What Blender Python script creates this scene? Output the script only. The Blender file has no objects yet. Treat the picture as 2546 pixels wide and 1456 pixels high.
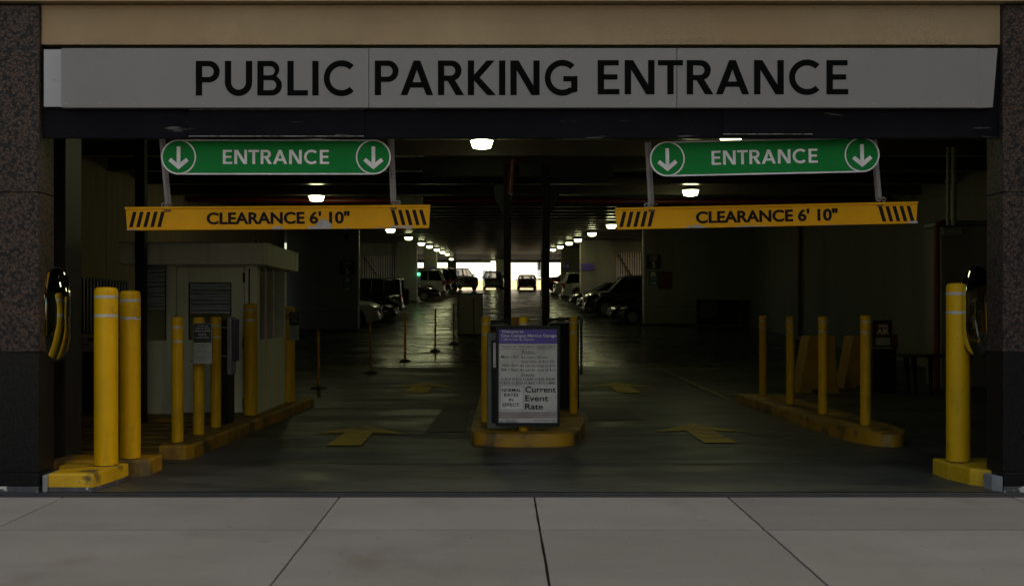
import bpy, bmesh, math, random
from mathutils import Vector, Matrix
random.seed(7)
R = math.radians
scn = bpy.context.scene
col = scn.collection

# ------------------------------------------------------------------ camera
F = 2600.0            # focal length in units of a 2546 px wide frame
CX, CY, CH = 1240.0, 785.0, 1.5
cam_d = bpy.data.cameras.new('camera')
cam = bpy.data.objects.new('camera', cam_d)
col.objects.link(cam)
cam.location = (0, 0, CH)
cam.rotation_euler = (R(90), 0, 0)
cam_d.sensor_width = 36
cam_d.lens = F * 36 / 2546
cam_d.shift_x = (1273 - CX) / 2546
cam_d.shift_y = -(728 - CY) / 2546
cam_d.clip_start = 0.05
cam_d.clip_end = 1500
scn.camera = cam

# ------------------------------------------------------------------ world, sun
SUN_EL, SUN_AZ = 33, 125          # azimuth from +Y towards +X
w = bpy.data.worlds.new('World')
scn.world = w
w.use_nodes = True
nt = w.node_tree
bg = nt.nodes['Background']
sky = nt.nodes.new('ShaderNodeTexSky')
sky.sky_type = 'NISHITA'
sky.sun_disc = False
sky.sun_elevation = R(SUN_EL)
sky.sun_rotation = R(SUN_AZ)
sky.air_density = 1.0
sky.dust_density = 2.5
nt.links.new(sky.outputs[0], bg.inputs[0])
bg.inputs[1].default_value = 0.11
sd = bpy.data.lights.new('sun', 'SUN')
sd.energy = 5.0
sd.angle = R(0.5)
sd.color = (1, .95, .87)
sun = bpy.data.objects.new('sun', sd)
col.objects.link(sun)
sv = Vector((math.sin(R(SUN_AZ)) * math.cos(R(SUN_EL)), math.cos(R(SUN_AZ)) * math.cos(R(SUN_EL)), math.sin(R(SUN_EL))))
sun.location = sv * 60
sun.rotation_euler = (-sv).to_track_quat('-Z', 'Y').to_euler()
LAMP_W = 4.0

scn.view_settings.view_transform = 'Standard'
scn.view_settings.look = 'None'
scn.view_settings.exposure = 1.08
scn.view_settings.gamma = 1
scn.view_settings.use_curve_mapping = False
scn.view_settings.use_white_balance = True
scn.view_settings.white_balance_temperature = 8300
scn.view_settings.white_balance_tint = 3
scn.render.engine = 'CYCLES'
scn.cycles.use_denoising = True
scn.cycles.max_bounces = 8
scn.cycles.diffuse_bounces = 4
scn.cycles.glossy_bounces = 4
scn.cycles.transparent_max_bounces = 12
scn.cycles.sample_clamp_indirect = 6
scn.cycles.caustics_reflective = False
scn.cycles.caustics_refractive = False

# ------------------------------------------------------------------ helpers
def SC(d): return F / d
def PX(x, d): return (x - CX) * d / F
def PZ(y, d): return CH - (y - CY) * d / F

def interp(tab, v):
    if v <= tab[0][0]: return tab[0][1]
    for (a, b), (c, d) in zip(tab, tab[1:]):
        if v <= c:
            return b + (d - b) * (v - a) / (c - a)
    return tab[-1][1]
FLT = [(0, 0), (21, 0), (25, .09), (42, .84), (65, 2.35), (94, 3.86), (98, 3.95), (110, 3.9)]
CLT = [(0, 5.15), (22, 5.15), (27.4, 5.1), (47, 5.78), (64, 6.36), (80, 7.0), (94, 7.4), (120, 7.4)]
def FL(d): return interp(FLT, d)
def CE(d): return interp(CLT, d)

def ground_d(ypx, h=0.0):
    lo, hi = 9.0, 96.0
    for _ in range(60):
        m = (lo + hi) / 2
        if CY + (CH - FL(m) - h) * F / m > ypx: lo = m
        else: hi = m
    return lo

def tag(o, label=None, cat=None, group=None, kind=None):
    if label: o['label'] = label
    if cat: o['category'] = cat
    if group: o['group'] = group
    if kind: o['kind'] = kind
    return o

def empty(name, loc, label=None, cat=None, group=None, rz=0):
    o = bpy.data.objects.new(name, None)
    col.objects.link(o)
    o.location = loc
    o.rotation_euler = (0, 0, rz)
    o.empty_display_size = .2
    return tag(o, label, cat, group)

def kids(o):
    return [c for c in bpy.data.objects if c.parent == o]

def copy_tree(o, parent=None):
    c = o.copy()
    col.objects.link(c)
    if parent is not None: c.parent = parent
    for ch in kids(o): copy_tree(ch, c)
    return c

class MB:
    """collects geometry; build() links it as one mesh object"""
    def __init__(s, org=(0, 0, 0)):
        s.bm = bmesh.new()
        s.o = Vector(org)
    def box(s, x0, x1, y0, y1, z0, z1, bev=0, seg=1, rot=None, piv=None):
        m = Matrix.Translation(((x0 + x1) / 2, (y0 + y1) / 2, (z0 + z1) / 2)) @ Matrix.Diagonal((abs(x1 - x0), abs(y1 - y0), abs(z1 - z0), 1))
        r = bmesh.ops.create_cube(s.bm, size=1, matrix=m)
        vs = r['verts']
        if bev:
            es = {e for v in vs for e in v.link_edges}
            rr = bmesh.ops.bevel(s.bm, geom=list(es), offset=bev, segments=seg, affect='EDGES', profile=.5)
            vs = list({v for v in rr['verts']} | {v for v in vs if v.is_valid})
        if rot is not None:
            bmesh.ops.rotate(s.bm, verts=vs, cent=piv or ((x0 + x1) / 2, (y0 + y1) / 2, (z0 + z1) / 2), matrix=rot)
        return s
    def cyl(s, p0, p1, r0, r1=None, n=16, caps=True):
        r1 = r0 if r1 is None else r1
        p0, p1 = Vector(p0), Vector(p1)
        d = p1 - p0
        q = d.to_track_quat('Z', 'Y').to_matrix().to_4x4()
        bmesh.ops.create_cone(s.bm, cap_ends=caps, segments=n, radius1=r0, radius2=r1, depth=d.length,
                              matrix=Matrix.Translation((p0 + p1) / 2) @ q)
        return s
    def lathe(s, prof, c=(0, 0, 0), n=24, axis='Z'):
        rings = []
        for r, h in prof:
            ring = []
            for i in range(n):
                a = 2 * math.pi * i / n
                u, v = r * math.cos(a), r * math.sin(a)
                p = (c[0] + u, c[1] + v, c[2] + h) if axis == 'Z' else (c[0] + u, c[1] + h, c[2] + v)
                ring.append(s.bm.verts.new(p))
            rings.append(ring)
        for a, b in zip(rings, rings[1:]):
            for i in range(n):
                j = (i + 1) % n
                s.bm.faces.new((a[i], a[j], b[j], b[i]))
        if prof[0][0] > 1e-5: s.bm.faces.new(rings[0])
        if prof[-1][0] > 1e-5: s.bm.faces.new(rings[-1])
        return s
    def prism(s, pts, z0, z1, bev=0):
        """polygon in XY extruded in z"""
        lo = [s.bm.verts.new((x, y, z0)) for x, y in pts]
        hi = [s.bm.verts.new((x, y, z1)) for x, y in pts]
        n = len(pts)
        f = [s.bm.faces.new(lo), s.bm.faces.new(hi)]
        for i in range(n):
            f.append(s.bm.faces.new((lo[i], lo[(i + 1) % n], hi[(i + 1) % n], hi[i])))
        if bev:
            es = [e for e in f[1].edges]
            bmesh.ops.bevel(s.bm, geom=es, offset=bev, segments=2, affect='EDGES', profile=.5)
        return s
    def plate(s, pts, y0, y1):
        """polygon in XZ extruded in y"""
        a = [s.bm.verts.new((x, y0, z)) for x, z in pts]
        b = [s.bm.verts.new((x, y1, z)) for x, z in pts]
        n = len(pts)
        s.bm.faces.new(a); s.bm.faces.new(b)
        for i in range(n):
            s.bm.faces.new((a[i], a[(i + 1) % n], b[(i + 1) % n], b[i]))
        return s
    def quad(s, *p):
        s.bm.faces.new([s.bm.verts.new(q) for q in p])
        return s
    def tube(s, pts, r, n=8):
        for a, b in zip(pts, pts[1:]):
            s.cyl(a, b, r, n=n)
        return s
    def build(s, name, m, parent=None, smooth=False, label=None, cat=None, group=None, kind=None):
        bmesh.ops.recalc_face_normals(s.bm, faces=s.bm.faces)
        me = bpy.data.meshes.new(name)
        if s.o.length: bmesh.ops.translate(s.bm, verts=s.bm.verts, vec=-s.o)
        if smooth:
            for f in s.bm.faces: f.smooth = True
            for e in s.bm.edges:
                if len(e.link_faces) == 2 and e.calc_face_angle(0) > R(38): e.smooth = False
        s.bm.to_mesh(me); s.bm.free()
        me.materials.append(m)
        o = bpy.data.objects.new(name, me)
        col.objects.link(o)
        if parent is not None: o.parent = parent
        else: o.location = s.o
        return tag(o, label, cat, group, kind)

# ------------------------------------------------------------------ materials
def mat(name, c, rough=.6, c2=None, scale=4.0, amt=.5, metal=0, bump=0, bscale=60, coat=0, spec=.5, detail=6, stretch=None,
        emit=None, estr=0, alpha=1, rvar=0):
    m = bpy.data.materials.new(name)
    m.use_nodes = True
    t = m.node_tree
    b = t.nodes['Principled BSDF']
    b.inputs['Roughness'].default_value = rough
    b.inputs['Metallic'].default_value = metal
    b.inputs['Specular IOR Level'].default_value = spec
    if coat:
        b.inputs['Coat Weight'].default_value = coat
        b.inputs['Coat Roughness'].default_value = .04
    if c2 is None: c2 = tuple(v * .72 for v in c)
    tc = t.nodes.new('ShaderNodeTexCoord')
    mp = t.nodes.new('ShaderNodeMapping')
    t.links.new(tc.outputs['Object'], mp.inputs[0])
    if stretch: mp.inputs['Scale'].default_value = stretch
    n = t.nodes.new('ShaderNodeTexNoise')
    n.inputs['Scale'].default_value = scale
    n.inputs['Detail'].default_value = detail
    n.inputs['Roughness'].default_value = .62
    t.links.new(mp.outputs[0], n.inputs['Vector'])
    r = t.nodes.new('ShaderNodeValToRGB')
    r.color_ramp.elements[0].position = .5 - amt / 2 * .6
    r.color_ramp.elements[1].position = .5 + amt / 2 * .6
    r.color_ramp.elements[0].color = (*c2, 1)
    r.color_ramp.elements[1].color = (*c, 1)
    t.links.new(n.outputs[0], r.inputs[0])
    t.links.new(r.outputs[0], b.inputs['Base Color'])
    if rvar:
        mr = t.nodes.new('ShaderNodeMapRange')
        mr.inputs[1].default_value = .35; mr.inputs[2].default_value = .65
        mr.inputs[3].default_value = max(.02, rough - rvar); mr.inputs[4].default_value = min(1, rough + rvar)
        t.links.new(n.outputs[0], mr.inputs[0])
        t.links.new(mr.outputs[0], b.inputs['Roughness'])
    if bump:
        n2 = t.nodes.new('ShaderNodeTexNoise')
        n2.inputs['Scale'].default_value = bscale
        n2.inputs['Detail'].default_value = 4
        t.links.new(mp.outputs[0], n2.inputs['Vector'])
        bp = t.nodes.new('ShaderNodeBump')
        bp.inputs['Strength'].default_value = bump
        bp.inputs['Distance'].default_value = .01
        t.links.new(n2.outputs[0], bp.inputs['Height'])
        t.links.new(bp.outputs[0], b.inputs['Normal'])
    if emit:
        b.inputs['Emission Color'].default_value = (*emit, 1)
        b.inputs['Emission Strength'].default_value = estr
    if alpha < 1:
        b.inputs['Alpha'].default_value = alpha
    return m

def overlay(m, c, thr, scale, soft=.03, zfade=None, stretch=None, rough=None, seed=0):
    """lay blotches of colour c over an existing base colour; zfade=(z0,z1) keeps them near z0"""
    t = m.node_tree
    b = t.nodes['Principled BSDF']
    src = b.inputs['Base Color'].links[0].from_socket
    tc = t.nodes.new('ShaderNodeTexCoord')
    mp = t.nodes.new('ShaderNodeMapping')
    mp.inputs['Location'].default_value = (seed, seed * 1.7, seed * .6)
    if stretch: mp.inputs['Scale'].default_value = stretch
    t.links.new(tc.outputs['Object'], mp.inputs[0])
    n = t.nodes.new('ShaderNodeTexNoise')
    n.inputs['Scale'].default_value = scale
    n.inputs['Detail'].default_value = 7
    t.links.new(mp.outputs[0], n.inputs['Vector'])
    val = n.outputs[0]
    if zfade:
        sp = t.nodes.new('ShaderNodeSeparateXYZ')
        t.links.new(tc.outputs['Object'], sp.inputs[0])
        mr = t.nodes.new('ShaderNodeMapRange')
        mr.inputs[1].default_value, mr.inputs[2].default_value = zfade
        mr.inputs[3].default_value, mr.inputs[4].default_value = .28, -.3
        t.links.new(sp.outputs[2], mr.inputs[0])
        ad = t.nodes.new('ShaderNodeMath')
        ad.operation = 'ADD'
        t.links.new(val, ad.inputs[0]); t.links.new(mr.outputs[0], ad.inputs[1])
        val = ad.outputs[0]
    r = t.nodes.new('ShaderNodeMapRange')
    r.inputs[1].default_value = thr - soft; r.inputs[2].default_value = thr + soft
    t.links.new(val, r.inputs[0])
    mx = t.nodes.new('ShaderNodeMix')
    mx.data_type = 'RGBA'
    mx.inputs[7].default_value = (*c, 1)
    t.links.new(r.outputs[0], mx.inputs[0])
    t.links.new(src, mx.inputs[6])
    t.links.new(mx.outputs[2], b.inputs['Base Color'])
    return m

def granite(name, cols, scale, rough=.18):
    m = bpy.data.materials.new(name)
    m.use_nodes = True
    t = m.node_tree
    b = t.nodes['Principled BSDF']
    b.inputs['Roughness'].default_value = rough
    b.inputs['Specular IOR Level'].default_value = .12
    tc = t.nodes.new('ShaderNodeTexCoord')
    nz = t.nodes.new('ShaderNodeTexNoise')
    nz.inputs['Scale'].default_value = scale * .8
    nz.inputs['Detail'].default_value = 3
    t.links.new(tc.outputs['Object'], nz.inputs['Vector'])
    mxv = t.nodes.new('ShaderNodeMix'); mxv.data_type = 'RGBA'
    mxv.inputs[0].default_value = .05
    t.links.new(tc.outputs['Object'], mxv.inputs[6]); t.links.new(nz.outputs['Color'], mxv.inputs[7])
    v = t.nodes.new('ShaderNodeTexVoronoi')
    v.inputs['Scale'].default_value = scale
    t.links.new(mxv.outputs[2], v.inputs['Vector'])
    r = t.nodes.new('ShaderNodeValToRGB')
    e = r.color_ramp.elements
    e[0].position, e[0].color = .0, (*cols[0], 1)
    e[1].position, e[1].color = .75, (*cols[2], 1)
    x = e.new(.38); x.color = (*cols[1], 1)
    t.links.new(v.outputs['Distance'], r.inputs[0])
    n2 = t.nodes.new('ShaderNodeTexNoise'); n2.inputs['Scale'].default_value = scale * 2.2; n2.inputs['Detail'].default_value = 5
    t.links.new(tc.outputs['Object'], n2.inputs['Vector'])
    r2 = t.nodes.new('ShaderNodeMapRange')
    r2.inputs[1].default_value = .48; r2.inputs[2].default_value = .6
    t.links.new(n2.outputs[0], r2.inputs[0])
    mx = t.nodes.new('ShaderNodeMix'); mx.data_type = 'RGBA'
    mx.inputs[7].default_value = (*cols[2], 1)
    t.links.new(r2.outputs[0], mx.inputs[0]); t.links.new(r.outputs[0], mx.inputs[6])
    t.links.new(mx.outputs[2], b.inputs['Base Color'])
    return m

M = {}
M['limestone'] = mat('limestone', (.37, .27, .165), .85, (.28, .195, .115), 1.4, .9, bump=.35, bscale=180)
overlay(M['limestone'], (.30, .20, .11), .60, 1.1, .14, stretch=(1, 1, .35), seed=4)
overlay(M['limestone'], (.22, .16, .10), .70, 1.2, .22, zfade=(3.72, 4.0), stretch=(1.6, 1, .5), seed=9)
M['granite'] = granite('brown_granite', [(.135, .085, .066), (.085, .055, .043), (.014, .014, .017)], 38, .4)
M['dark_granite'] = granite('dark_granite', [(.028, .027, .027), (.017, .017, .018), (.006, .006, .007)], 60, .3)
M['base_metal'] = mat('base_metal', (.09, .09, .10), .5, (.05, .05, .06), 8)
overlay(M['base_metal'], (.55, .55, .53), .60, 9, .02)
M['sidewalk'] = mat('sidewalk_concrete', (.50, .455, .42), .88, (.42, .385, .355), .9, .9, bump=.35, bscale=120, rvar=.06)
overlay(M['sidewalk'], (.36, .33, .305), .60, 2.3, .12, stretch=(.4, 1, 1), seed=3)
overlay(M['sidewalk'], (.42, .385, .355), .56, 70, .15, seed=21)
overlay(M['sidewalk'], (.27, .25, .235), .715, 9, .02, seed=11)
overlay(M['sidewalk'], (.33, .285, .25), .66, 1.6, .08, stretch=(1, .6, 1), seed=17)
def tint(src, f, nm):
    m = src.copy(); m.name = nm
    b = m.node_tree.nodes['Principled BSDF']
    lk = b.inputs['Base Color'].links[0].from_socket
    h = m.node_tree.nodes.new('ShaderNodeHueSaturation')
    h.inputs['Value'].default_value = f
    m.node_tree.links.new(lk, h.inputs['Color']); m.node_tree.links.new(h.outputs[0], b.inputs['Base Color'])
    return m
overlay(M['sidewalk'], (.40, .36, .32), .58, .7, .15, seed=41)
overlay(M['sidewalk'], (.20, .18, .165), .735, 17, .012, seed=51)
SW = [tint(M['sidewalk'], .74, 'sidewalk_even'), tint(M['sidewalk'], .67, 'sidewalk_darker'), tint(M['sidewalk'], .79, 'sidewalk_paler'), tint(M['sidewalk'], .71, 'sidewalk_mid')]
M['joint'] = mat('joint_sealant', (.06, .035, .028), .9)
M['asphalt'] = mat('asphalt', (.05, .05, .052), .9, (.035, .035, .037), 3, bump=.6, bscale=90)
M['curb'] = mat('kerb_concrete', (.36, .35, .33), .85, bump=.3)
M['floor'] = mat('garage_floor', (.085, .085, .068), .5, (.05, .051, .04), .8, .9, bump=.12, bscale=40, stretch=(.6, 1.5, 1), rvar=.14)
overlay(M['floor'], (.03, .03, .026), .57, .9, .10, stretch=(.8, 1.6, 1), seed=5)
overlay(M['floor'], (.022, .022, .02), .62, 2.6, .05, stretch=(.35, 1.8, 1), seed=15)
M['ramp'] = mat('ramp_concrete', (.10, .095, .08), .26, (.055, .052, .043), .8, .9, bump=.12, bscale=20, stretch=(.5, 1.5, 1), rvar=.10)
overlay(M['ramp'], (.03, .028, .025), .58, .8, .08, stretch=(.3, 1.8, 1), seed=5)
M['floor_patch'] = mat('tar_patch', (.05, .048, .043), .6, (.03, .03, .027), 3, bump=.4, bscale=25)
M['crack'] = mat('floor_crack', (.012, .012, .011), .9)
M['lane_yellow'] = mat('worn_yellow_marking', (.62, .42, .03), .6, (.46, .30, .03), 5)
overlay(M['lane_yellow'], (.09, .09, .065), .62, 3.2, .07, stretch=(.6, 1.5, 1))
M['lane_white'] = mat('worn_white_marking', (.5, .5, .47), .6)
M['wall'] = mat('painted_concrete', (.25, .245, .205), .75, (.20, .20, .165), .6, .8, bump=.15, bscale=40)
overlay(M['wall'], (.17, .16, .12), .62, .9, .12, stretch=(1, 1, .3), seed=2)
M['wall_dark'] = mat('dark_wall_base', (.04, .04, .038), .8)
M['wood_wall'] = mat('formed_concrete', (.50, .37, .26), .8, (.30, .22, .15), 2.2, 1, bump=.3, stretch=(3, 3, .35))
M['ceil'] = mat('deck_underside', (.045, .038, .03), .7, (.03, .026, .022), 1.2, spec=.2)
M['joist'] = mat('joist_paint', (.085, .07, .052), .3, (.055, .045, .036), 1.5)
M['screen'] = mat('corrugated_screen', (.8, .72, .68), .4)
M['strip'] = mat('corner_guard', (.8, .72, .66), .4)  # guard paled to stand in for daylight catching the pier edges
M['sign_metal'] = mat('grey_sign_metal', (.205, .198, .208), .55, (.182, .176, .184), 1.2, bump=.05, bscale=200)
M['sign_end'] = mat('grey_sign_end', (.36, .36, .40), .5, (.31, .31, .34), 2)
overlay(M['sign_end'], (.12, .12, .12), .68, 9, .03, stretch=(1, 1, 3))
M['header'] = mat('dark_header_steel', (.006, .006, .010), .7, (.004, .004, .006), 2.5, bump=.1, spec=.08)
overlay(M['header'], (.10, .10, .10), .69, 4, .03, stretch=(.5, 1, 4))
M['header_rim'] = mat('worn_steel_rim', (.05, .05, .055), .5, (.2, .19, .19), 14, .25)
M['black'] = mat('black_lettering', (.004, .004, .0045), .85, spec=.05)
M['white'] = mat('white_lettering', (.82, .80, .82), .5)
M['green'] = mat('sign_green', (.001, .20, .045), .6, (.001, .185, .04), 2, spec=.1)
M['bar_yellow'] = mat('bar_yellow', (.88, .42, .012), .5, (.80, .375, .010), 3, spec=.2)
overlay(M['bar_yellow'], (.42, .40, .41), .72, 6.5, .008, zfade=(-.118, -.055), stretch=(1, 1, 1.4), seed=3.3)
M['torn'] = mat('torn_grey', (.50, .47, .49), .6, (.36, .33, .33), 20)
M['bar_brown'] = mat('stencil_brown', (.018, .010, .010), .7, spec=.2)
M['hanger'] = mat('hanger_metal', (.52, .52, .57), .5, (.40, .40, .44), 9)
M['rust'] = mat('rusty_bolt', (.22, .12, .06), .8)
M['bollard'] = mat('bollard_yellow', (.68, .385, .008), .5, (.60, .325, .007), 2, bump=.08, bscale=250, spec=.25)
overlay(M['bollard'], (.40, .24, .02), .66, 3.5, .10, stretch=(2.5, 2.5, 1.2), seed=6)
overlay(M['bollard'], (.09, .065, .03), .62, 16, .03, zfade=(-.12, .16), seed=8)
overlay(M['sign_metal'], (.19, .185, .19), .60, 1.4, .12, stretch=(2.5, 1, .25), seed=3)
overlay(M['bollard'], (.13, .10, .05), .72, 8, .02, stretch=(1, 1, .7), seed=19)
M['tape'] = mat('reflective_tape', (.50, .48, .44), .35)
M['kerb_yellow'] = mat('kerb_yellow', (.70, .42, .014), .55, (.55, .31, .012), 3, bump=.5, bscale=30)
overlay(M['kerb_yellow'], (.13, .085, .03), .60, 5, .05, seed=2)
overlay(M['kerb_yellow'], (.30, .24, .14), .67, 7, .02, seed=8)
M['isl_yellow'] = mat('island_yellow', (.50, .26, .014), .55, (.33, .17, .012), 2.2, bump=.4, bscale=30)
overlay(M['isl_yellow'], (.10, .07, .03), .56, 3, .08, seed=12)
M['isl_top'] = mat('island_top_paint', (.26, .16, .025), .6, (.13, .085, .02), 2, bump=.3)
M['booth'] = mat('booth_panel', (.80, .82, .60), .55, (.74, .76, .55), 1.3, bump=.05)
overlay(M['booth'], (.52, .50, .36), .66, 1.8, .12, stretch=(3, 3, .4), seed=7)
M['seam'] = mat('dark_seam', (.02, .02, .018), .8)
M['glass'] = mat('booth_glass', (.03, .035, .035), .05, alpha=.08)
M['reflection'] = mat('reflection_stripe', (.72, .80, .92), .6)  # bluish stripes standing in for reflections in the booth glass
M['booth_in'] = mat('booth_interior', (.10, .11, .09), .8)
M['steel_black'] = mat('black_steel', (.008, .008, .008), .5, spec=.25)
M['steel_brown'] = mat('dark_brown_steel', (.010, .007, .006), .6, spec=.15)
M['jamb'] = mat('jamb_steel', (.05, .048, .048), .4)
M['machine_grey'] = mat('machine_grey', (.26, .25, .28), .5)
M['machine_violet'] = mat('machine_violet', (.06, .045, .10), .5)
M['machine_green'] = mat('machine_grey_green', (.13, .15, .12), .5)
M['purple'] = mat('sign_purple', (.10, .065, .42), .5, (.09, .06, .38), 3)
M['paper'] = mat('sign_white', (.68, .66, .64), .55)
M['paper2'] = mat('footer_tint', (.52, .43, .44), .6)
M['ink'] = mat('thin_ink', (.05, .05, .05), .6)
M['mirror'] = mat('convex_mirror', (.62, .64, .62), .03, (.6, .62, .6), metal=1)
M['rubber'] = mat('black_rubber', (.015, .015, .015), .6)
M['grey_cap'] = mat('grey_concrete_cap', (.30, .31, .33), .7, bump=.3)
M['orange'] = mat('delineator_orange', (.62, .22, .015), .5)
M['barrier'] = mat('barrier_yellow', (.46, .25, .02), .75, (.36, .18, .02), 2)
M['red_sign'] = mat('sign_red', (.11, .006, .006), .6)
M['red_pipe'] = mat('sprinkler_red', (.16, .016, .012), .45)
M['pipe'] = mat('galvanised_pipe', (.30, .30, .22), .35)
M['green_sign2'] = mat('sign_teal_green', (.01, .15, .09), .5)
M['sign_black'] = mat('sign_black', (.012, .012, .012), .5)
M['sign_cream'] = mat('sign_cream', (.8, .75, .6), .55)
M['sign_dimgrey'] = mat('sign_grey_green', (.36, .38, .33), .55)
M['exit'] = mat('exit_lamp', (.02, .4, .2), .5, emit=(.05, 1, .45), estr=1.6)
M['lamp'] = mat('lamp_glass', (.8, .9, .6), .5, emit=(.88, 1.0, .66), estr=4.5)
M['lamp_cap'] = mat('lamp_cap', (.06, .06, .045), .5)
M['trench'] = mat('trench_rubber', (.035, .035, .04), .6, bump=.3)
M['board'] = mat('painted_board', (.30, .19, .03), .7, (.14, .09, .02), 3)
M['fan'] = mat('fan_metal', (.10, .10, .09), .5)
M['win'] = mat('far_window', (.20, .24, .30), .3)
M['pale_wall'] = mat('pale_render', (.80, .78, .74), .8)
M['cream_wall'] = mat('cream_render', (.78, .62, .38), .8)
M['far_ground'] = mat('far_concrete', (.55, .53, .5), .9)
M['terrain'] = mat('terrain', (.12, .12, .10), .9)
M['tan_wall'] = mat('tan_facade', (.34, .28, .21), .85)
M['brick_wall'] = mat('brown_facade', (.22, .16, .12), .85)

# ------------------------------------------------------------------ lettering
def arc(cx, cy, r, a0, a1, n=14):
    return [(cx + r * math.cos(R(a0 + (a1 - a0) * i / n)), cy + r * math.sin(R(a0 + (a1 - a0) * i / n))) for i in range(n + 1)]
V, H = .185, .155
def glyphs():
    g = {}
    g['I'] = (V, [[(0, 0), (V, 0), (V, 1), (0, 1)]])
    g['L'] = (.60, [[(0, 0), (.60, 0), (.60, H), (V, H), (V, 1), (0, 1)]])
    g['T'] = (.72, [[(.36 - V / 2, 0), (.36 + V / 2, 0), (.36 + V / 2, 1 - H), (.72, 1 - H), (.72, 1), (0, 1), (0, 1 - H), (.36 - V / 2, 1 - H)]])
    g['E'] = (.63, [[(0, 0), (.63, 0), (.63, H), (V, H), (V, .43), (.57, .43), (.57, .43 + H), (V, .43 + H), (V, 1 - H), (.61, 1 - H), (.61, 1), (0, 1)]])
    g['N'] = (.86, [[(0, 0), (V, 0), (V, .72), (.62, 0), (.86, 0), (.86, 1), (.86 - V, 1), (.86 - V, .28), (.24, 1), (0, 1)]])
    g['K'] = (.83, [[(0, 0), (V, 0), (V, .42), (.57, 0), (.83, 0), (.35, .51), (.79, 1), (.55, 1), (V, .59), (V, 1), (0, 1)]])
    g['A'] = (.96, [[(0, 0), (.20, 0), (.29, .22), (.67, .22), (.76, 0), (.96, 0), (.575, 1), (.385, 1)], [(.355, .375), (.605, .375), (.48, .73)]])
    g['P'] = (.70, [[(0, 0), (V, 0), (V, .38)] + arc(.39, .69, .31, -90, 90) + [(0, 1)], [(V, .38 + H)] + arc(.37, .69, .31 - H, -90, 90, 10) + [(V, 1 - H)]])
    g['R'] = (.76, [[(0, 0), (V, 0), (V, .41), (.285, .41), (.53, 0), (.77, 0), (.50, .435)] + arc(.40, .705, .295, -60, 90) + [(0, 1)], [(V, .41 + H)] + arc(.37, .705, .295 - H, -90, 90, 10) + [(V, 1 - H)]])
    g['B'] = (.73, [[(0, 0)] + arc(.43, .29, .29, -90, 58) + arc(.40, .755, .245, -48, 90) + [(0, 1)],
                    [(V, H)] + arc(.41, .30, .30 - H, -90, 90, 8) + [(V, .445)], [(V, .445 + H * .9)] + arc(.38, .715, .715 - .445 - H * .9 - .0, -90, 90, 8)[0:0] + arc(.38, (.585 + 1 - H) / 2, (1 - H - .585) / 2, -90, 90, 8) + [(V, 1 - H)]])
    g['U'] = (.80, [[(0, 1)] + arc(.40, .385, .40, 180, 360, 20) + [(.80, 1), (.80 - V, 1)] + arc(.40, .385, .40 - V, 360, 180, 16) + [(V, 1)]])
    o, i = .52, .52 - .175
    g['C'] = (.93, [arc(.52, .5, o, 46, 314, 28) + arc(.52, .5, i, 314, 46, 24)])
    g['G'] = (.98, [arc(.52, .5, o, 46, 304, 28) + [(.965, .10), (.965, .55), (.55, .55), (.55, .55 - H), (.965 - V, .55 - H), (.965 - V, .21)] + arc(.52, .5, i, 306, 46, 22)])
    return g
G = glyphs()
KERN = {('L', 'I'): -.02, ('P', 'A'): -.09, ('A', 'R'): -.01, ('K', 'I'): -.06, ('R', 'A'): -.07, ('T', 'R'): -.04, ('N', 'T'): -.05, ('R', 'K'): -.03, ('A', 'N'): -.01, ('L', 'E'): -.05}

def curve_mesh(name, contours, depth=.0015):
    cu = bpy.data.curves.new(name, 'CURVE')
    cu.dimensions = '2D'
    cu.fill_mode = 'BOTH'
    cu.extrude = depth
    for c in contours:
        sp = cu.splines.new('POLY')
        sp.points.add(len(c) - 1)
        for p, (x, y) in zip(sp.points, c): p.co = (x, y, 0, 1)
        sp.use_cyclic_u = True
    return curve_to_mesh(cu)

def curve_to_mesh(cu):
    o = bpy.data.objects.new('tmp', cu)
    col.objects.link(o)
    dg = bpy.context.evaluated_depsgraph_get()
    me = bpy.data.meshes.new_from_object(o.evaluated_get(dg))
    bpy.data.objects.remove(o)
    bpy.data.curves.remove(cu)
    return me

def word_contours(s):
    x = 0
    out = []
    prev = None
    for ch in s:
        if prev: x += .15 + KERN.get((prev, ch), 0)
        wd, cs = G[ch]
        for c in cs: out.append([(px + x, py) for px, py in c])
        x += wd
        prev = ch
    return out, x

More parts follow.
